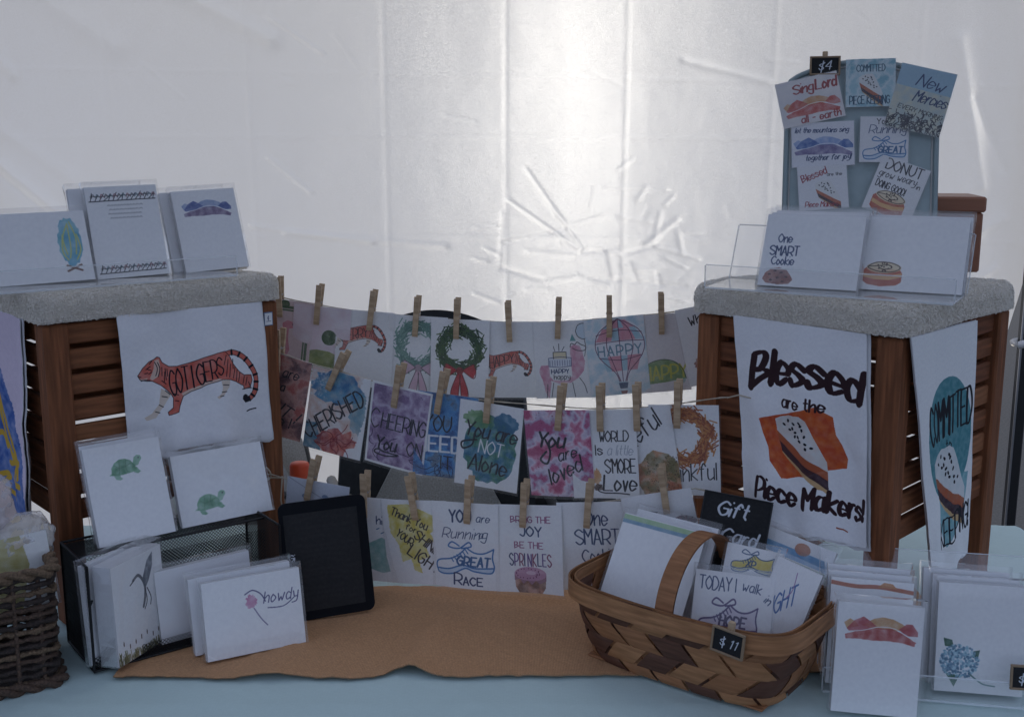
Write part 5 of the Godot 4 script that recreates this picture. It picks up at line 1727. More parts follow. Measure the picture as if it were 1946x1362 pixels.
func splint_basket() -> void:
	var t := thing("splint_basket", "brown woven wood-splint basket with a bentwood handle full of card packs", "basket", Vector3(0.2545, 0.744, -1.434), deg(-37.3))
	var H := 0.107
	var N := 400
	var rim := superloop(0.163, 0.103, 5.0, N)
	var base := superloop(0.136, 0.082, 4.0, N)
	var S := func(s: float, h: float, off: float) -> Vector3:
		var f := fposmod(s, 1.0) * N
		var i := int(f) % N
		var k := f - int(f)
		var a: Vector2 = base[i].lerp(base[(i + 1) % N], k)
		var b: Vector2 = rim[i].lerp(rim[(i + 1) % N], k)
		var e := pow(h, 0.75)
		var p := a.lerp(b, e)
		var q := a.lerp(b, minf(1.0, e + 0.02))
		var d: Vector2 = (rim[(i + 2) % N] - rim[(i - 2 + N) % N]).normalized()
		var nn := Vector2(d.y, -d.x)
		if nn.dot(p) < 0.0:
			nn = -nn
		p += nn * off
		return Vector3(p.x, h * H + 0.002, p.y)
	var cnt := 17
	var run := 0.115
	var g := RandomNumberGenerator.new()
	g.seed = 23
	for dir in [1.0, -1.0]:
		for a in cnt:
			var tone := "splint%d" % (2 if (a + (0 if dir > 0 else 1)) % 3 == 0 or g.randf() < 0.12 else g.randi() % 2)
			var f := func(u: float, v: float) -> Vector3:
				var h := v
				var s: float = a / float(cnt) + dir * h * run
				var wide := (u - 0.5) * 0.90 / cnt
				var phase := 2.0 * h * run * cnt
				var over: float = cos(PI * (2.0 * a + dir * phase)) * dir
				return S.call(s + wide, h, 0.0021 * tanh(over * 2.5) + 0.001)
			part(t, "splint", sheet(f, 4, 28, 0.0009), M[tone])
	part(t, "floor", cbox(0.26, 0.003, 0.155, 0.001), M.splint1, Vector3(0, 0.0025, 0))
	for side in [1.0, -1.0]:
		var f := func(u: float, v: float) -> Vector3:
			var p: Vector3 = S.call(u, 1.0, 0.0042 * side + 0.0012)
			return Vector3(p.x, H + 0.004 - v * 0.025 + 0.002 * sin(u * TAU * 3.0), p.z)
		part(t, "rim_band", sheet(f, 120, 2, 0.0022), M.splint0)
	var hn := func(u: float, v: float) -> Vector3:
		var a := u * PI
		var z := cos(a) * 0.096
		var y := H - 0.022 + sin(a) * 0.096 if sin(a) > 0.0 else H - 0.022
		return Vector3(-0.004 + (v - 0.5) * 0.026, y, z)
	part(t, "handle", sheet(hn, 40, 3, 0.003), M.splint1)
	for q in [[-0.09, 0.1075], [0.055, 0.1085]]:
		part(t, "staple", cbox(0.0022, 0.011, 0.001, 0.0003), M.black, Vector3(q[0], H - 0.008, q[1] + 0.0008))
	# what lies in it
	pack("band_green", "large white pad with a green and blue stripe on top, in the splint basket", 0.122, 0.138, 0.012, Vector3(0.172, 0.797, -1.462), -23.2, 34, -7.0)
	pack("", "white pad right behind the green-striped one, in the splint basket", 0.122, 0.134, 0.010, Vector3(0.196, 0.797, -1.484), -25.0, 30, -6.0)
	pack("band_blue", "tilted pad with a broad blue stripe at the back of the splint basket", 0.124, 0.132, 0.010, Vector3(0.344, 0.782, -1.472), -26.8, 26, -13.3)
	pack("great_yellow", "small pack with a yellow running shoe behind the HOPE pack", 0.076, 0.098, 0.010, Vector3(0.310, 0.808, -1.428), -24.0, 22, -4.0)
	pack("hope", "pack lettered TODAY I WALK IN HOPE at the front of the splint basket", 0.105, 0.095, 0.012, Vector3(0.288, 0.784, -1.400), -17, 23, -1.0)
	pack("light", "narrow tilted pack with blue letters at the right end of the splint basket", 0.062, 0.105, 0.012, Vector3(0.341, 0.796, -1.394), -25.9, 20, -15.7)
	sign_board("gift_card_sign", "black chalk sign lettered Gift Card behind the splint basket's packs", [["Gift", 22, 30, 21, 3.6, 0.2, 0.03], ["Card", 34, 68, 20, 3.4, 0.2, 0.03]], 0.098, 0.13, Transform3D(deg(-20.8, 19.5, -4.7), Vector3(0.296, 0.826, -1.496)), false, M.black, 0.002)
	sign_board("price_sign", "small chalk sign lettered $11 clipped to the splint basket's rim", [["$", 24, 50, 30, 4.0, 0.1, 0.0], ["11", 52, 52, 30, 3.6, 0.3, 0.0]], 0.044, 0.034, Transform3D(deg(-37.3, 0, -5), Vector3(0.2610, 0.825, -1.2855)), true, M.frame)

func wicker() -> void:
	var t := thing("wicker_basket", "dark seagrass basket at the lower left corner of the table", "basket", Vector3(-0.744, 0.7405, -1.388), deg(29.6))
	var g := RandomNumberGenerator.new()
	g.seed = 31
	var hx := 0.128
	var hz := 0.085
	var H := 0.158
	var rows := 15
	var n := 130
	for r in rows:
		var y := 0.010 + r * (H - 0.016) / (rows - 1)
		var loop := superloop(hx * (0.97 + 0.03 * y / H), hz * (0.97 + 0.03 * y / H), 16.0, n)
		var pts := []
		var rad := []
		for i in n:
			var p: Vector2 = loop[i]
			var wv := sin(PI * i / 5.0 + PI * r)
			var q := p.normalized() * wv * 0.0022
			pts.append(Vector3(p.x + q.x, y + g.randfn(0, 0.0007), p.y + q.y))
			rad.append(0.0040 * (1.0 + 0.22 * sin(i * 1.9 + r) + g.randfn(0, 0.08)))
		part(t, "strand", tube(pts, rad, 6, true, 0.7, 0.2), M["grass%d" % [0, 1, 1, 0, 2][g.randi() % 5]])
	var stakes := superloop(hx * 0.985, hz * 0.985, 9.0, 26)
	for p in stakes:
		part(t, "stake", tube([Vector3(p.x, 0.004, p.y), Vector3(p.x * 1.006, H * 0.5, p.y * 1.006), Vector3(p.x * 1.012, H, p.y * 1.012)], 0.0032, 5), M.grass0)
	for y in [0.005, H]:
		var loop := superloop(hx * 1.01, hz * 1.01, 16.0, 170)
		for k in 2:
			var pts := []
			for i in 170:
				var p: Vector2 = loop[i]
				var a := TAU * i / 10.0 + PI * k
				var o := p.normalized() * cos(a) * 0.0045
				pts.append(Vector3(p.x + o.x, y + sin(a) * 0.0045, p.y + o.y))
			part(t, "braid", tube(pts, 0.0052, 6, true), M.grass2 if y > 0.1 else M.grass0)
	part(t, "floor", cbox(hx * 1.9, 0.004, hz * 1.9, 0.001), M.grass1, Vector3(0, 0.004, 0))
	# crumpled clear bags and the goods in them
	var clear := mat(Color(0.93, 0.93, 0.95, 0.30), 0.16)
	clear.transparency = BaseMaterial3D.TRANSPARENCY_ALPHA
	var kinds := [
		["crumpled clear bag with pinkish paper at the top of the seagrass basket", Vector3(-0.715, 0.955, -1.425), Vector3(0.075, 0.085, 0.045), L(0.62, 0.52, 0.50)],
		["crumpled clear bag with cream paper at the right of the seagrass basket", Vector3(-0.655, 0.915, -1.442), Vector3(0.052, 0.05, 0.035), L(0.60, 0.52, 0.40)]]
	for i in kinds.size():
		var kd: Array = kinds[i]
		var o := thing("cellophane_bag", kd[0], "plastic bag", kd[1], deg(25 + i * 20), "clear bags in the seagrass basket")
		var f := FastNoiseLite.new()
		f.seed = 50 + i
		f.frequency = 16.0
		f.noise_type = FastNoiseLite.TYPE_CELLULAR
		var mk := func(sc: float, bumpy: float) -> Mesh:
			var e := func(u: float, v: float) -> Vector3:
				var a := u * TAU
				var b := (v - 0.5) * PI
				var d := Vector3(cos(b) * cos(a), -sin(b), cos(b) * sin(a))
				var q: Vector3 = d * kd[2] * sc
				return q * (1.0 + bumpy * f.get_noise_3dv(q * 2.2))
			return sheet(e, 56, 40, 0.0)
		part(o, "paper_wrap", mk.call(0.84, 0.25), mat(kd[3], 0.9))
		part(o, "clear_film", mk.call(1.0, 0.5), clear)
	var gp := Pic.new(100, 100, 2.0, Color(0.88, 0.88, 0.87))
	gp.fill(V([0, 0, 46, 0, 52, 40, 40, 100, 0, 100]), Color(0.16, 0.36, 0.26), 1.0, 0.2)
	gp.fill(V([46, 0, 78, 0, 82, 40, 70, 100, 44, 100]), Color(0.66, 0.62, 0.36), 1.0, 0.3)
	var o := thing("wrapped_print", "green, yellow and white print sticking out of the seagrass basket", "card pack", Vector3(-0.672, 0.83, -1.385), deg(29, 10, 4))
	var c := part(o, "card_stack", block(0.15, 0.10, 0.012))
	c.set_surface_override_material(0, printed(gp))
	c.set_surface_override_material(1, M.edges)
	part(o, "clear_sleeve", bag(0.15, 0.10, 0.012, 5), M.sleeve)

func wire_lines(w: float, h: float, pitch: float, r: float) -> Mesh:
	# a sheet of crossing diagonal wires, x from 0 to w and y from 0 to h
	var st := ST()
	for dir in [1.0, -1.0]:
		var k := -h
		while k < w + h:
			var a := Vector2(k, 0.0 if dir > 0 else h)
			var b := a + Vector2(h, h * dir)
			var t0 := clampf((0.0 - a.x) / h, 0.0, 1.0)
			var t1 := clampf((w - a.x) / h, 0.0, 1.0)
			if t1 - t0 > 0.02:
				var p := a.lerp(b, t0)
				var q := a.lerp(b, t1)
				tube_into(st, [Vector3(p.x, p.y, 0), Vector3(q.x, q.y, 0)], r, 3)
			k += pitch
	return st.commit()

func wire_bin() -> void:
	var L_ := 0.275
	var D := 0.118
	var H := 0.15
	var t := thing("mesh_bin", "black wire-mesh desk organizer in front of the tiger-towel stool", "organizer", Vector3(-0.559, 0.7415, -1.404), deg(37))
	var m: Material = M.wire
	var pitch := 0.0052
	part(t, "back_mesh", wire_lines(L_, H, pitch, 0.00055), m, Vector3(0, 0, -D))
	part(t, "side_mesh", wire_lines(D, H, pitch, 0.00055), m, Vector3(0, 0, 0), deg(90))
	part(t, "side_mesh", wire_lines(D, H, pitch, 0.00055), m, Vector3(L_, 0, 0), deg(90))
	part(t, "divider_mesh", wire_lines(L_ - 0.10, H - 0.02, pitch, 0.00055), m, Vector3(0.10, 0, -0.052))
	part(t, "ledge_mesh", wire_lines(L_, D - 0.052, pitch, 0.00055), m, Vector3(0, H - 0.004, -0.052), Basis(Vector3.RIGHT, -PI / 2))
	part(t, "floor_mesh", wire_lines(L_, D, pitch, 0.0008), m, Vector3(0, 0.003, 0), Basis(Vector3.RIGHT, -PI / 2))
	var r := 0.0019
	for q in [[Vector3(0, H, 0), Vector3(0, H, -D)], [Vector3(0, H, -D), Vector3(L_, H, -D)], [Vector3(L_, H, -D), Vector3(L_, H, 0)], [Vector3(0, H - 0.003, -0.052), Vector3(L_, H - 0.003, -0.052)], [Vector3(0, 0.003, 0), Vector3(0, H, 0)], [Vector3(L_, 0.003, 0), Vector3(L_, H, 0)], [Vector3(0, 0.003, 0), Vector3(L_, 0.003, 0)], [Vector3(0, 0.003, -D), Vector3(0, H, -D)], [Vector3(L_, 0.003, -D), Vector3(L_, H, -D)], [Vector3(0, 0.003, 0), Vector3(0, 0.003, -D)]]:
		part(t, "rim_wire", tube(q, r, 8), m)
	part(t, "front_lip", wire_lines(L_, 0.02, pitch, 0.00055), m, Vector3(0, 0.003, 0))
	var cv := []
	for i in 9:
		var a := i / 8.0
		cv.append(Vector3(0.004, 0.012 + a * 0.09, -0.002 - 0.03 * sin(a * PI)))
	part(t, "side_wire", tube(cv, 0.0016, 6), m)
	pack("turtle", "upright pack with a green turtle at the top, on the mesh organizer", 0.106, 0.138, 0.014, Vector3(-0.525, 0.892, -1.509), 33, 19.2, 2.0)
	pack("turtle_wide", "wide pack with a green turtle at the bottom, beside the upright turtle pack", 0.138, 0.106, 0.014, Vector3(-0.421, 0.890, -1.602), 33, 20.5, 1.2)
	pack("", "plain pack standing right behind the upright turtle pack", 0.106, 0.138, 0.008, Vector3(-0.535, 0.892, -1.525), 33, 19.2, 2.4)
	pack("heron", "thick upright pack with a grey heron above brown reeds in the mesh organizer", 0.104, 0.138, 0.030, Vector3(-0.505, 0.752, -1.447), 70, 2.7, -1.0)
	pack("", "thin pack behind the heron pack at the organizer's left end", 0.104, 0.138, 0.008, Vector3(-0.540, 0.752, -1.452), 68, 4, -1.0)
	pack("", "plain wide pack lying back in the middle of the mesh organizer", 0.138, 0.104, 0.012, Vector3(-0.432, 0.752, -1.512), 34, 6, 1.5)
	pack("", "plain wide pack standing close behind the howdy pack", 0.143, 0.106, 0.014, Vector3(-0.372, 0.7465, -1.481), 27, 11, 1.0)
	pack("howdy", "wide pack with a pink flower lettered howdy, leaning at the organizer's front", 0.138, 0.106, 0.014, Vector3(-0.352, 0.7465, -1.459), 29.2, 13.8, -0.8)
	chalkboard()

func chalkboard() -> void:
	var w := 0.13
	var h := 0.175
	var t := thing("chalkboard", "blank black chalkboard with rounded corners leaning beside the howdy pack", "sign", Vector3(-0.267, 0.7465, -1.578), deg(18.7, 12.3, 1.8))
	var poly := PackedVector2Array()
	var r := 0.011
	for c in [[1, 1, 0.0], [-1, 1, PI / 2], [-1, -1, PI], [1, -1, PI * 1.5]]:
		for i in 6:
			poly.append(Vector2(c[0] * (w / 2 - r), h / 2 + c[1] * (h / 2 - r)) + Vector2.from_angle(c[2] + PI / 2 * i / 5.0) * r)
	var st := ST()
	var tr := Geometry2D.triangulate_polygon(poly)
	var mid := Vector3(0, h / 2, -0.003)
	for z in [0.0, -0.006]:
		for i in range(0, tr.size(), 3):
			face(st, Vector3(poly[tr[i]].x, poly[tr[i]].y, z), Vector3(poly[tr[i + 1]].x, poly[tr[i + 1]].y, z), Vector3(poly[tr[i + 2]].x, poly[tr[i + 2]].y, z), mid)
	for i in poly.size():
		var a := poly[i]
		var b := poly[(i + 1) % poly.size()]
		quad(st, Vector3(a.x, a.y, 0), Vector3(b.x, b.y, 0), Vector3(b.x, b.y, -0.006), Vector3(a.x, a.y, -0.006), mid)
	part(t, "board", st.commit(), M.matte_black)
	var s := part(t, "slate", block(w - 0.02, h - 0.03, 0.0006), null, Vector3(-0.004, 0.013, 0.0012))
	s.set_surface_override_material(0, printed(chalk_print([["Gi", 3, 62, 8, 1.6, 0.1, 0.0]], 100, 132, Color(0.15, 0.15, 0.155)), 0.9))
	s.set_surface_override_material(1, M.matte_black)

# ---------------------------------------------------------------- things on the stools
func left_top() -> void:
	var y := PADTOP + 0.004
	stand("clear acrylic stand along the tiger-towel stool's fleece top", Vector3(-0.745, y, -1.500), 37.0, 0.40, 0.098, 0.028, 0.10, 22)
	y += 0.004
	pack("fire", "wide pack with a blue and yellow campfire at the left edge of the photo", 0.150, 0.108, 0.014, Vector3(-0.679, y, -1.622), 32, 24, 1.0)
	pack("list", "tall notepad with black doodle borders and grey writing", 0.106, 0.140, 0.012, Vector3(-0.572, y, -1.704), 31.6, 16.5, 1.4)
	pack("", "white pack sticking out left behind the doodle-bordered notepad", 0.106, 0.138, 0.012, Vector3(-0.600, y, -1.712), 31.6, 18, 1.4)
	pack("mount_blue", "tall pack with blue and purple mountains across its top", 0.102, 0.132, 0.014, Vector3(-0.468, y, -1.793), 31.5, 20, 2.4)
	pack("", "white pack sticking out left behind the blue mountain pack", 0.102, 0.130, 0.012, Vector3(-0.488, y, -1.798), 31.5, 20.5, 2.4)

func right_top() -> void:
	var y := PADTOP + 0.004
	stand("clear acrylic stand on the pie-towel stool's fleece top", Vector3(0.275, y, -1.600), -30.0, 0.335, 0.105, 0.030, 0.085, 25)
	y += 0.004
	pack("cookie_wide", "wide pack lettered ONE SMART COOKIE with a brown cookie below", 0.138, 0.108, 0.016, Vector3(0.412, y, -1.575), -27.5, 25.1, 0)
	pack("donut_wide", "wide pack with a frosted pink doughnut at its lower left", 0.138, 0.108, 0.016, Vector3(0.541, y, -1.534), -27.5, 26.2, 0)
	for i in 2:
		pack("", ["plain pack standing behind the cookie pack", "second plain pack behind the cookie pack, nearest the tin"][i], 0.138, 0.109 + i * 0.002, 0.010, Vector3(0.422 + i * 0.010, y, -1.595 - i * 0.013), -27.5, 24.5, 0)
	pack("", "plain pack standing behind the doughnut pack", 0.138, 0.109, 0.012, Vector3(0.553, y, -1.556), -27.5, 25.5, 0)
	# the tin with its arched top
	var w := 0.224
	var poly := PackedVector2Array([Vector2(-w / 2, 0), Vector2(w / 2, 0)])
	for i in 6:
		var a := PI / 2 * i / 5.0
		poly.append(Vector2(w / 2 - 0.02 + cos(PI / 2 - a - PI / 2 + PI / 2) * 0.0, 0))
	poly = PackedVector2Array([Vector2(-w / 2, 0), Vector2(w / 2, 0), Vector2(w / 2, 0.300), Vector2(w / 2 - 0.004, 0.311), Vector2(w / 2 - 0.014, 0.318)])
	for i in 13:
		var u := 1.0 - i / 12.0 * 2.0
		poly.append(Vector2(u * (w / 2 - 0.022), 0.322 + 0.019 * (1.0 - u * u)))
	poly.append_array([Vector2(-w / 2 + 0.014, 0.318), Vector2(-w / 2 + 0.004, 0.311), Vector2(-w / 2, 0.300)])
	var X := Transform3D(deg(-11.8, 16.0, 0.3), Vector3(0.521, PADTOP + 0.004, -1.698))
	var tin := thing("metal_tin", "pale blue-green metal tin with an arched top, hung with small cards", "tin", X.origin, X.basis)
	var blue := mat(Color.WHITE, 0.42, 0.0)
	blue.albedo_texture = fuzz(121, 0.03, L(0.30, 0.38, 0.39), L(0.37, 0.45, 0.46), 128)
	tri(blue, 6.0)
	var depth := 0.034
	var st := ST()
	var tr := Geometry2D.triangulate_polygon(poly)
	for z in [-0.004, -depth]:
		for i in range(0, tr.size(), 3):
			face(st, Vector3(poly[tr[i]].x, poly[tr[i]].y, z), Vector3(poly[tr[i + 1]].x, poly[tr[i + 1]].y, z), Vector3(poly[tr[i + 2]].x, poly[tr[i + 2]].y, z), Vector3(0, 0.15, -0.015))
	for i in poly.size():
		var a := poly[i]
		var b := poly[(i + 1) % poly.size()]
		quad(st, Vector3(a.x, a.y, -0.004), Vector3(b.x, b.y, -0.004), Vector3(b.x, b.y, -depth), Vector3(a.x, a.y, -depth), Vector3(0, 0.15, -0.015))
	part(tin, "panel", st.commit(), blue)
	var rim := []
	var rim2 := []
	for p in poly:
		rim.append(Vector3(p.x * 0.985, p.y * 0.985 + 0.003, -0.004))
		rim2.append(Vector3(p.x * 0.93, p.y * 0.95 + 0.008, -0.004))
	part(tin, "rim", tube(rim, 0.0042, 8, true), mat(L(0.28, 0.35, 0.36), 0.4))
	part(tin, "bead", tube(rim2, 0.0018, 6, true), mat(L(0.42, 0.42, 0.40), 0.4))
	var mini := [
		[-0.077, 0.277, 0.094, 0.072, 13.0, "sing", 3, "small card with red hills lettered Sing Lord all earth, on the tin's upper left"],
		[0.012, 0.303, 0.073, 0.075, 0.9, "sq_committed", 2, "small teal square card lettered COMMITTED PIECE KEEPING at the tin's top"],
		[0.085, 0.275, 0.082, 0.100, -14.3, "sq_mercies", 3, "tilted card lettered New Mercies above dark thickets, on the tin's upper right"],
		[-0.056, 0.208, 0.093, 0.069, 2.6, "letmount", 1, "small card with blue mountains and a song line, at the tin's middle left"],
		[0.034, 0.215, 0.071, 0.071, -0.5, "sq_running", 1, "small square card with a blue running shoe on the tin"],
		[-0.054, 0.140, 0.073, 0.068, 4.6, "sq_blessed", 2, "small card with a pie slice lettered Blessed Piece Makers on the tin"],
		[0.053, 0.138, 0.074, 0.086, -20.1, "sq_donut", 2, "tilted small card lettered DONUT with a doughnut on the tin"]]
	for i in mini.size():
		var q: Array = mini[i]
		var top := Vector3(q[0], q[1], 0.0005 + 0.0011 * q[6]) + Basis(Vector3.BACK, deg_to_rad(q[4])) * Vector3(0, q[3] / 2, 0)
		var x := X * Transform3D(Basis(Vector3.BACK, deg_to_rad(q[4])), top)
		loose_card("magnet_card", q[5], q[7], "small card", q[2], q[3], x, 0.0016, 300 + i, true, "small cards stuck on the tin")
	sign_board("price_sign", "small chalk sign lettered $4 clipped on top of the tin", [["$4", 26, 46, 34, 4.2, 0.2, 0.0]], 0.046, 0.030, X * Transform3D(Basis.IDENTITY, Vector3(-0.056, 0.316, 0.004)), true, M.frame)
	var bx := thing("wooden_box", "reddish-brown lidded box behind the tin on the fleece", "box", Vector3(0.674, PADTOP + 0.004, -1.848), deg(-9))
	var red := mat(Color.WHITE, 0.4)
	red.albedo_texture = fuzz(125, 0.04, L(0.27, 0.11, 0.06), L(0.35, 0.145, 0.08), 128, 0.2, 1.4)
	tri(red, 6.0)
	part(bx, "body", cbox(0.150, 0.094, 0.11, 0.003), red, Vector3(0, 0.0475, 0))
	part(bx, "lid", cbox(0.156, 0.024, 0.116, 0.003), red, Vector3(0, 0.107, 0))

func right_front() -> void:
	stand("clear acrylic stand at the table's front right corner", Vector3(0.402, 0.7425, -1.352), -10.7, 0.30, 0.075, 0.030, 0.16, 20)
	pack("mount_red", "tall pack with red and ochre hills in front of the clear stand", 0.104, 0.138, 0.012, Vector3(0.449, 0.7435, -1.292), -6, 9, -2.6)
	pack("mount_band", "tall pack showing an orange hill strip just above the red hills pack", 0.104, 0.138, 0.010, Vector3(0.460, 0.7475, -1.357), -8, 12, -2.0)
	for i in 2:
		pack("", ["plain tall pack in the stand behind the orange hill strip", "hindmost plain tall pack at the stand's left half"][i], 0.106, 0.140 + i * 0.002, 0.010, Vector3(0.463 + i * 0.004, 0.7475, -1.374 - i * 0.015), -9, 14 + i * 2, -1.5)
	pack("hydrangea", "tall pack with a blue hydrangea at its lower left, near the right edge", 0.108, 0.140, 0.014, Vector3(0.597, 0.7475, -1.338), -8, 10, -1.0)
	for i in 2:
		pack("", ["plain tall pack right behind the hydrangea pack", "hindmost plain tall pack behind the hydrangea"][i], 0.108, 0.142 + i * 0.002, 0.010, Vector3(0.597 - i * 0.006, 0.7475, -1.357 - i * 0.014), -9, 13 + i * 2, -1.0)
	sign_board("price_sign", "small chalk price sign cut off by the photo's right edge", [["$", 20, 50, 30, 4.0, 0.1, 0.0]], 0.044, 0.032, Transform3D(deg(-8, 6, 0), Vector3(0.642, 0.772, -1.298)), false, M.frame)

func towels() -> void:
	var R := Transform3D(deg(-44.1), Vector3(0.519, 0, -1.6875))
	var Lx := Transform3D(deg(41.8), Vector3(-0.621, 0, -1.792))
	var c := func(a): return [Vector2(a[0], a[1]), Vector2(a[2], a[3]), Vector2(a[4], a[5]), Vector2(a[6], a[7])]
	towel("tea_towel", "white tea towel with a pie on an orange shape, lettered Blessed are the Piece Makers", "tw_blessed", R * Transform3D(Basis.IDENTITY, Vector3(0, 0, 0.1805)), 0.2, 0.3, c.call([-0.093, 1.194, 0.113, 1.191, 0.138, 0.900, -0.062, 0.893]), 4, 0.0075)
	towel("tea_towel", "narrow white tea towel with a pie on a teal oval, lettered COMMITTED KEEPING", "tw_committed", R * Transform3D(deg(90), Vector3(0.1605, 0, 0)), 0.2, 0.35, c.call([-0.178, 1.192, 0.030, 1.190, 0.040, 0.842, -0.070, 0.815]), 7, 0.0022)
	towel("tea_towel", "white tea towel printed with a red tiger lettered GO TIGERS", "tw_tiger", Lx * Transform3D(Basis.IDENTITY, Vector3(0, 0, 0.158)), 0.23, 0.22, c.call([-0.083, 1.194, 0.151, 1.191, 0.158, 0.972, -0.074, 0.972]), 9, 0.006)
	towel("tea_towel", "pale pink tea towel with yellow letters on blue at the left edge", "tw_blue", Lx * Transform3D(deg(-90), Vector3(-0.1835, 0, 0)), 0.2, 0.33, c.call([-0.115, 1.194, 0.095, 1.192, 0.112, 0.862, -0.10, 0.85]), 12, 0.007)
	var s := thing("price_sticker", "tiny white and blue price sticker on the tiger-towel stool's leg", "sticker", (Lx * Transform3D(Basis.IDENTITY, Vector3(0.167, 1.150, 0.1605))).origin, deg(41.8))
	part(s, "border", cbox(0.016, 0.022, 0.001, 0.0003), mat(L(0.12, 0.2, 0.34), 0.5), Vector3(0, 0.011, 0))
	var p := Pic.new(20, 26, 4.0)
	p.text("$", 7, 14, 8, NAVY, 1.2)
	p.pen(V([4, 18, 16, 18]), 1.0, NAVY, false)
	var b := part(s, "paper", block(0.013, 0.019, 0.0006), null, Vector3(0, 0.0015, 0.0012))
	b.set_surface_override_material(0, printed(p))
	b.set_surface_override_material(1, M.paper)

# ---------------------------------------------------------------- behind the table
func camp_chair(label: String, at: Vector3, yaw: float, back_h: float, w: float, fabric_m: Material, panel_m: Material) -> void:
	var t := thing("camp_chair", label, "chair", at, deg(yaw), "folding camp chairs behind the table")
	var seat := 0.43
	var f := func(u: float, v: float) -> Vector3:
		var a := (u - 0.5) * 2.0
		var y := lerpf(back_h - 0.07 * a * a, seat - 0.01, v)
		var hw := w * (0.40 + 0.10 * v)
		return Vector3(a * hw, y, -0.20 - 0.16 * (1.0 - v) - 0.05 * (1.0 - a * a) + 0.10 * v)
	part(t, "backrest", sheet(f, 24, 20, 0.003), fabric_m)
	var s := func(u: float, v: float) -> Vector3:
		var a := (u - 0.5) * 2.0
		return Vector3(a * w * 0.5, seat - 0.035 * (1.0 - a * a) + 0.03 * v, lerpf(-0.12, 0.28, v))
	part(t, "seat", sheet(s, 16, 12, 0.003), fabric_m)
	var pn := func(u: float, v: float) -> Vector3:
		var a := (u - 0.5) * 2.0
		var y := lerpf(0.69, 0.575, v)
		var k := (back_h - y) / (back_h - seat)
		return Vector3(a * w * (0.20 + 0.13 * v), y, -0.20 - 0.16 * (1.0 - k) - 0.05 * (1.0 - a * a) + 0.10 * k + 0.02)
	var pm := part(t, "mesh_panel", sheet(pn, 12, 8, 0.003), panel_m)
	part(pm, "hem", tube([pn.call(0.0, 1.0) + Vector3(0, 0, 0.004), pn.call(0.5, 1.0) + Vector3(0, 0, 0.004), pn.call(1.0, 1.0) + Vector3(0, 0, 0.004)], 0.010, 6), M.pole)
	for x in [-1.0, 1.0]:
		part(t, "back_post", tube([Vector3(x * w * 0.5, 0.02, -0.02), Vector3(x * w * 0.47, seat, -0.16), Vector3(x * w * 0.41, back_h - 0.085, -0.365)], 0.011, 8), M.pole)
		part(t, "leg", tube([Vector3(x * w * 0.5, 0.01, 0.28), Vector3(x * w * 0.5, seat, -0.10)], 0.010, 8), M.pole)
		part(t, "leg", tube([Vector3(x * w * 0.5, 0.01, -0.16), Vector3(x * w * 0.5, seat + 0.02, 0.28)], 0.010, 8), M.pole)
		part(t, "armrest", tube([Vector3(x * w * 0.54, 0.60, -0.22), Vector3(x * w * 0.56, 0.60, 0.0), Vector3(x * w * 0.54, 0.58, 0.24)], 0.013, 8), fabric_m)
		part(t, "arm_post", tube([Vector3(x * w * 0.5, seat, 0.26), Vector3(x * w * 0.54, 0.58, 0.24)], 0.010, 8), M.pole)

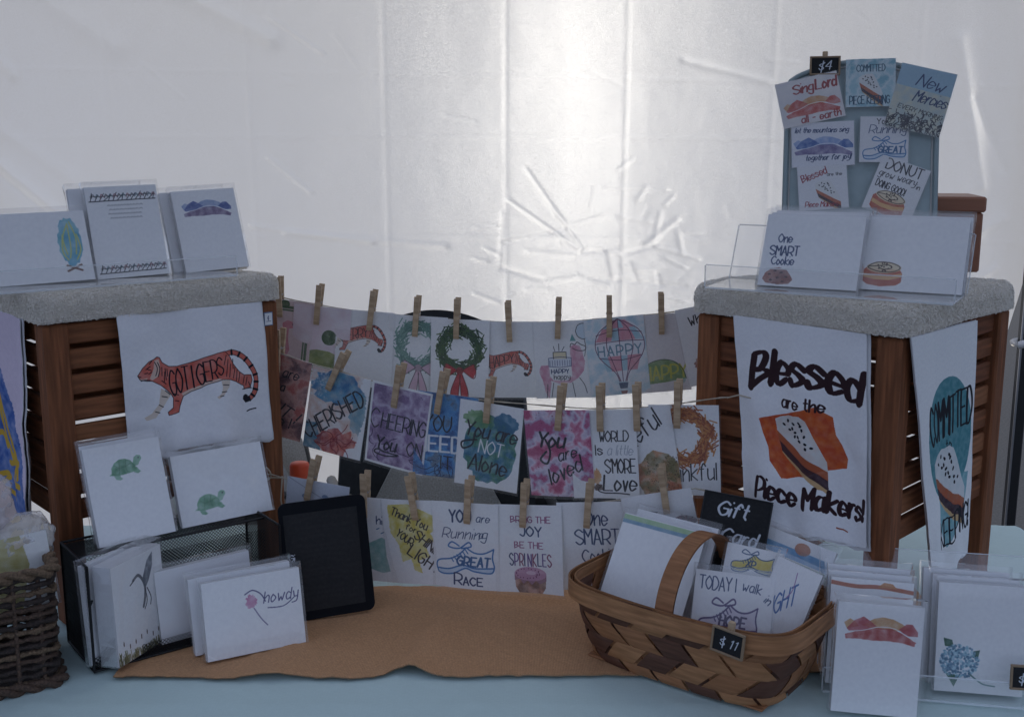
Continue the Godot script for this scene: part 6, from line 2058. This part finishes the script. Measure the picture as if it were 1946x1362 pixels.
func behind() -> void:
	camp_chair("tall black camp chair with a grey mesh panel behind the middle line of cards", Vector3(-0.165, 0, -2.36), 4, 1.024, 0.50, M.canvas_black, M.canvas_grey)
	camp_chair("low grey camp chair behind the left-hand stool", Vector3(-0.60, 0, -2.45), 16, 0.745, 0.40, M.canvas_grey, M.canvas_grey)
	var b := thing("drink_bottle", "clear plastic bottle with an orange-red cap behind the chalkboard", "bottle", Vector3(-0.377, 0.7405, -1.93))
	var cl := mat(Color(0.92, 0.95, 0.95, 0.25), 0.1)
	cl.transparency = BaseMaterial3D.TRANSPARENCY_ALPHA
	part(b, "body", lathe([Vector2(0.0, 0.0), Vector2(0.020, 0.001), Vector2(0.022, 0.006), Vector2(0.022, 0.085), Vector2(0.017, 0.102), Vector2(0.013, 0.112), Vector2(0.013, 0.125)]), cl)
	part(b, "drink", lathe([Vector2(0.0, 0.003), Vector2(0.019, 0.004), Vector2(0.0195, 0.08), Vector2(0.0, 0.08)]), mat(L(0.55, 0.45, 0.40), 0.4))
	part(b, "cap", lathe([Vector2(0.0, 0.112), Vector2(0.0160, 0.112), Vector2(0.0175, 0.116), Vector2(0.0175, 0.134), Vector2(0.0155, 0.1385), Vector2(0.0, 0.1395)]), mat(L(0.75, 0.09, 0.03), 0.45))
	var k := thing("backpack", "black backpack with a maroon pocket glimpsed under the crimson card", "bag", Vector3(0.17, 0, -2.62), deg(-10))
	var n := FastNoiseLite.new()
	n.seed = 71
	n.frequency = 9.0
	var e := func(u: float, v: float) -> Vector3:
		var a := u * TAU
		var bb := (v - 0.5) * PI
		var c := Vector3(cos(bb) * cos(a), -sin(bb), cos(bb) * sin(a))
		var q := Vector3(signf(c.x) * pow(absf(c.x), 0.5) * 0.16, signf(c.y) * pow(absf(c.y), 0.5) * 0.305, signf(c.z) * pow(absf(c.z), 0.6) * 0.09)
		return q * (1.0 + 0.05 * n.get_noise_3dv(q * 1.5)) + Vector3(0, 0.305, 0)
	part(k, "body", sheet(e, 36, 26, 0.0), M.canvas_black)
	part(k, "pocket", cbox(0.13, 0.2, 0.03, 0.01), mat(L(0.10, 0.012, 0.016), 0.8), Vector3(0.05, 0.44, 0.085))
	part(k, "loop", tube([Vector3(-0.03, 0.60, 0), Vector3(-0.02, 0.635, 0), Vector3(0.02, 0.635, 0), Vector3(0.03, 0.60, 0)], 0.006, 6), M.canvas_black)

func _ready() -> void:
	rng.seed = 1
	light_and_camera()
	make_materials()
	build_ground()
	build_tent()
	build_table()
	stool("reddish wooden slatted stool with fleece top carrying the tiger towel", Vector3(-0.621, 0, -1.792), 41.8, 0.37, 0.32, 1)
	stool("reddish wooden slatted stool with fleece top carrying the two pie towels", Vector3(0.519, 0, -1.6875), -44.1, 0.32, 0.365, 2)
	towels()
	behind()
	left_top()
	right_top()
	wire_bin()
	wicker()
	splint_basket()
	right_front()
	hung_rows()
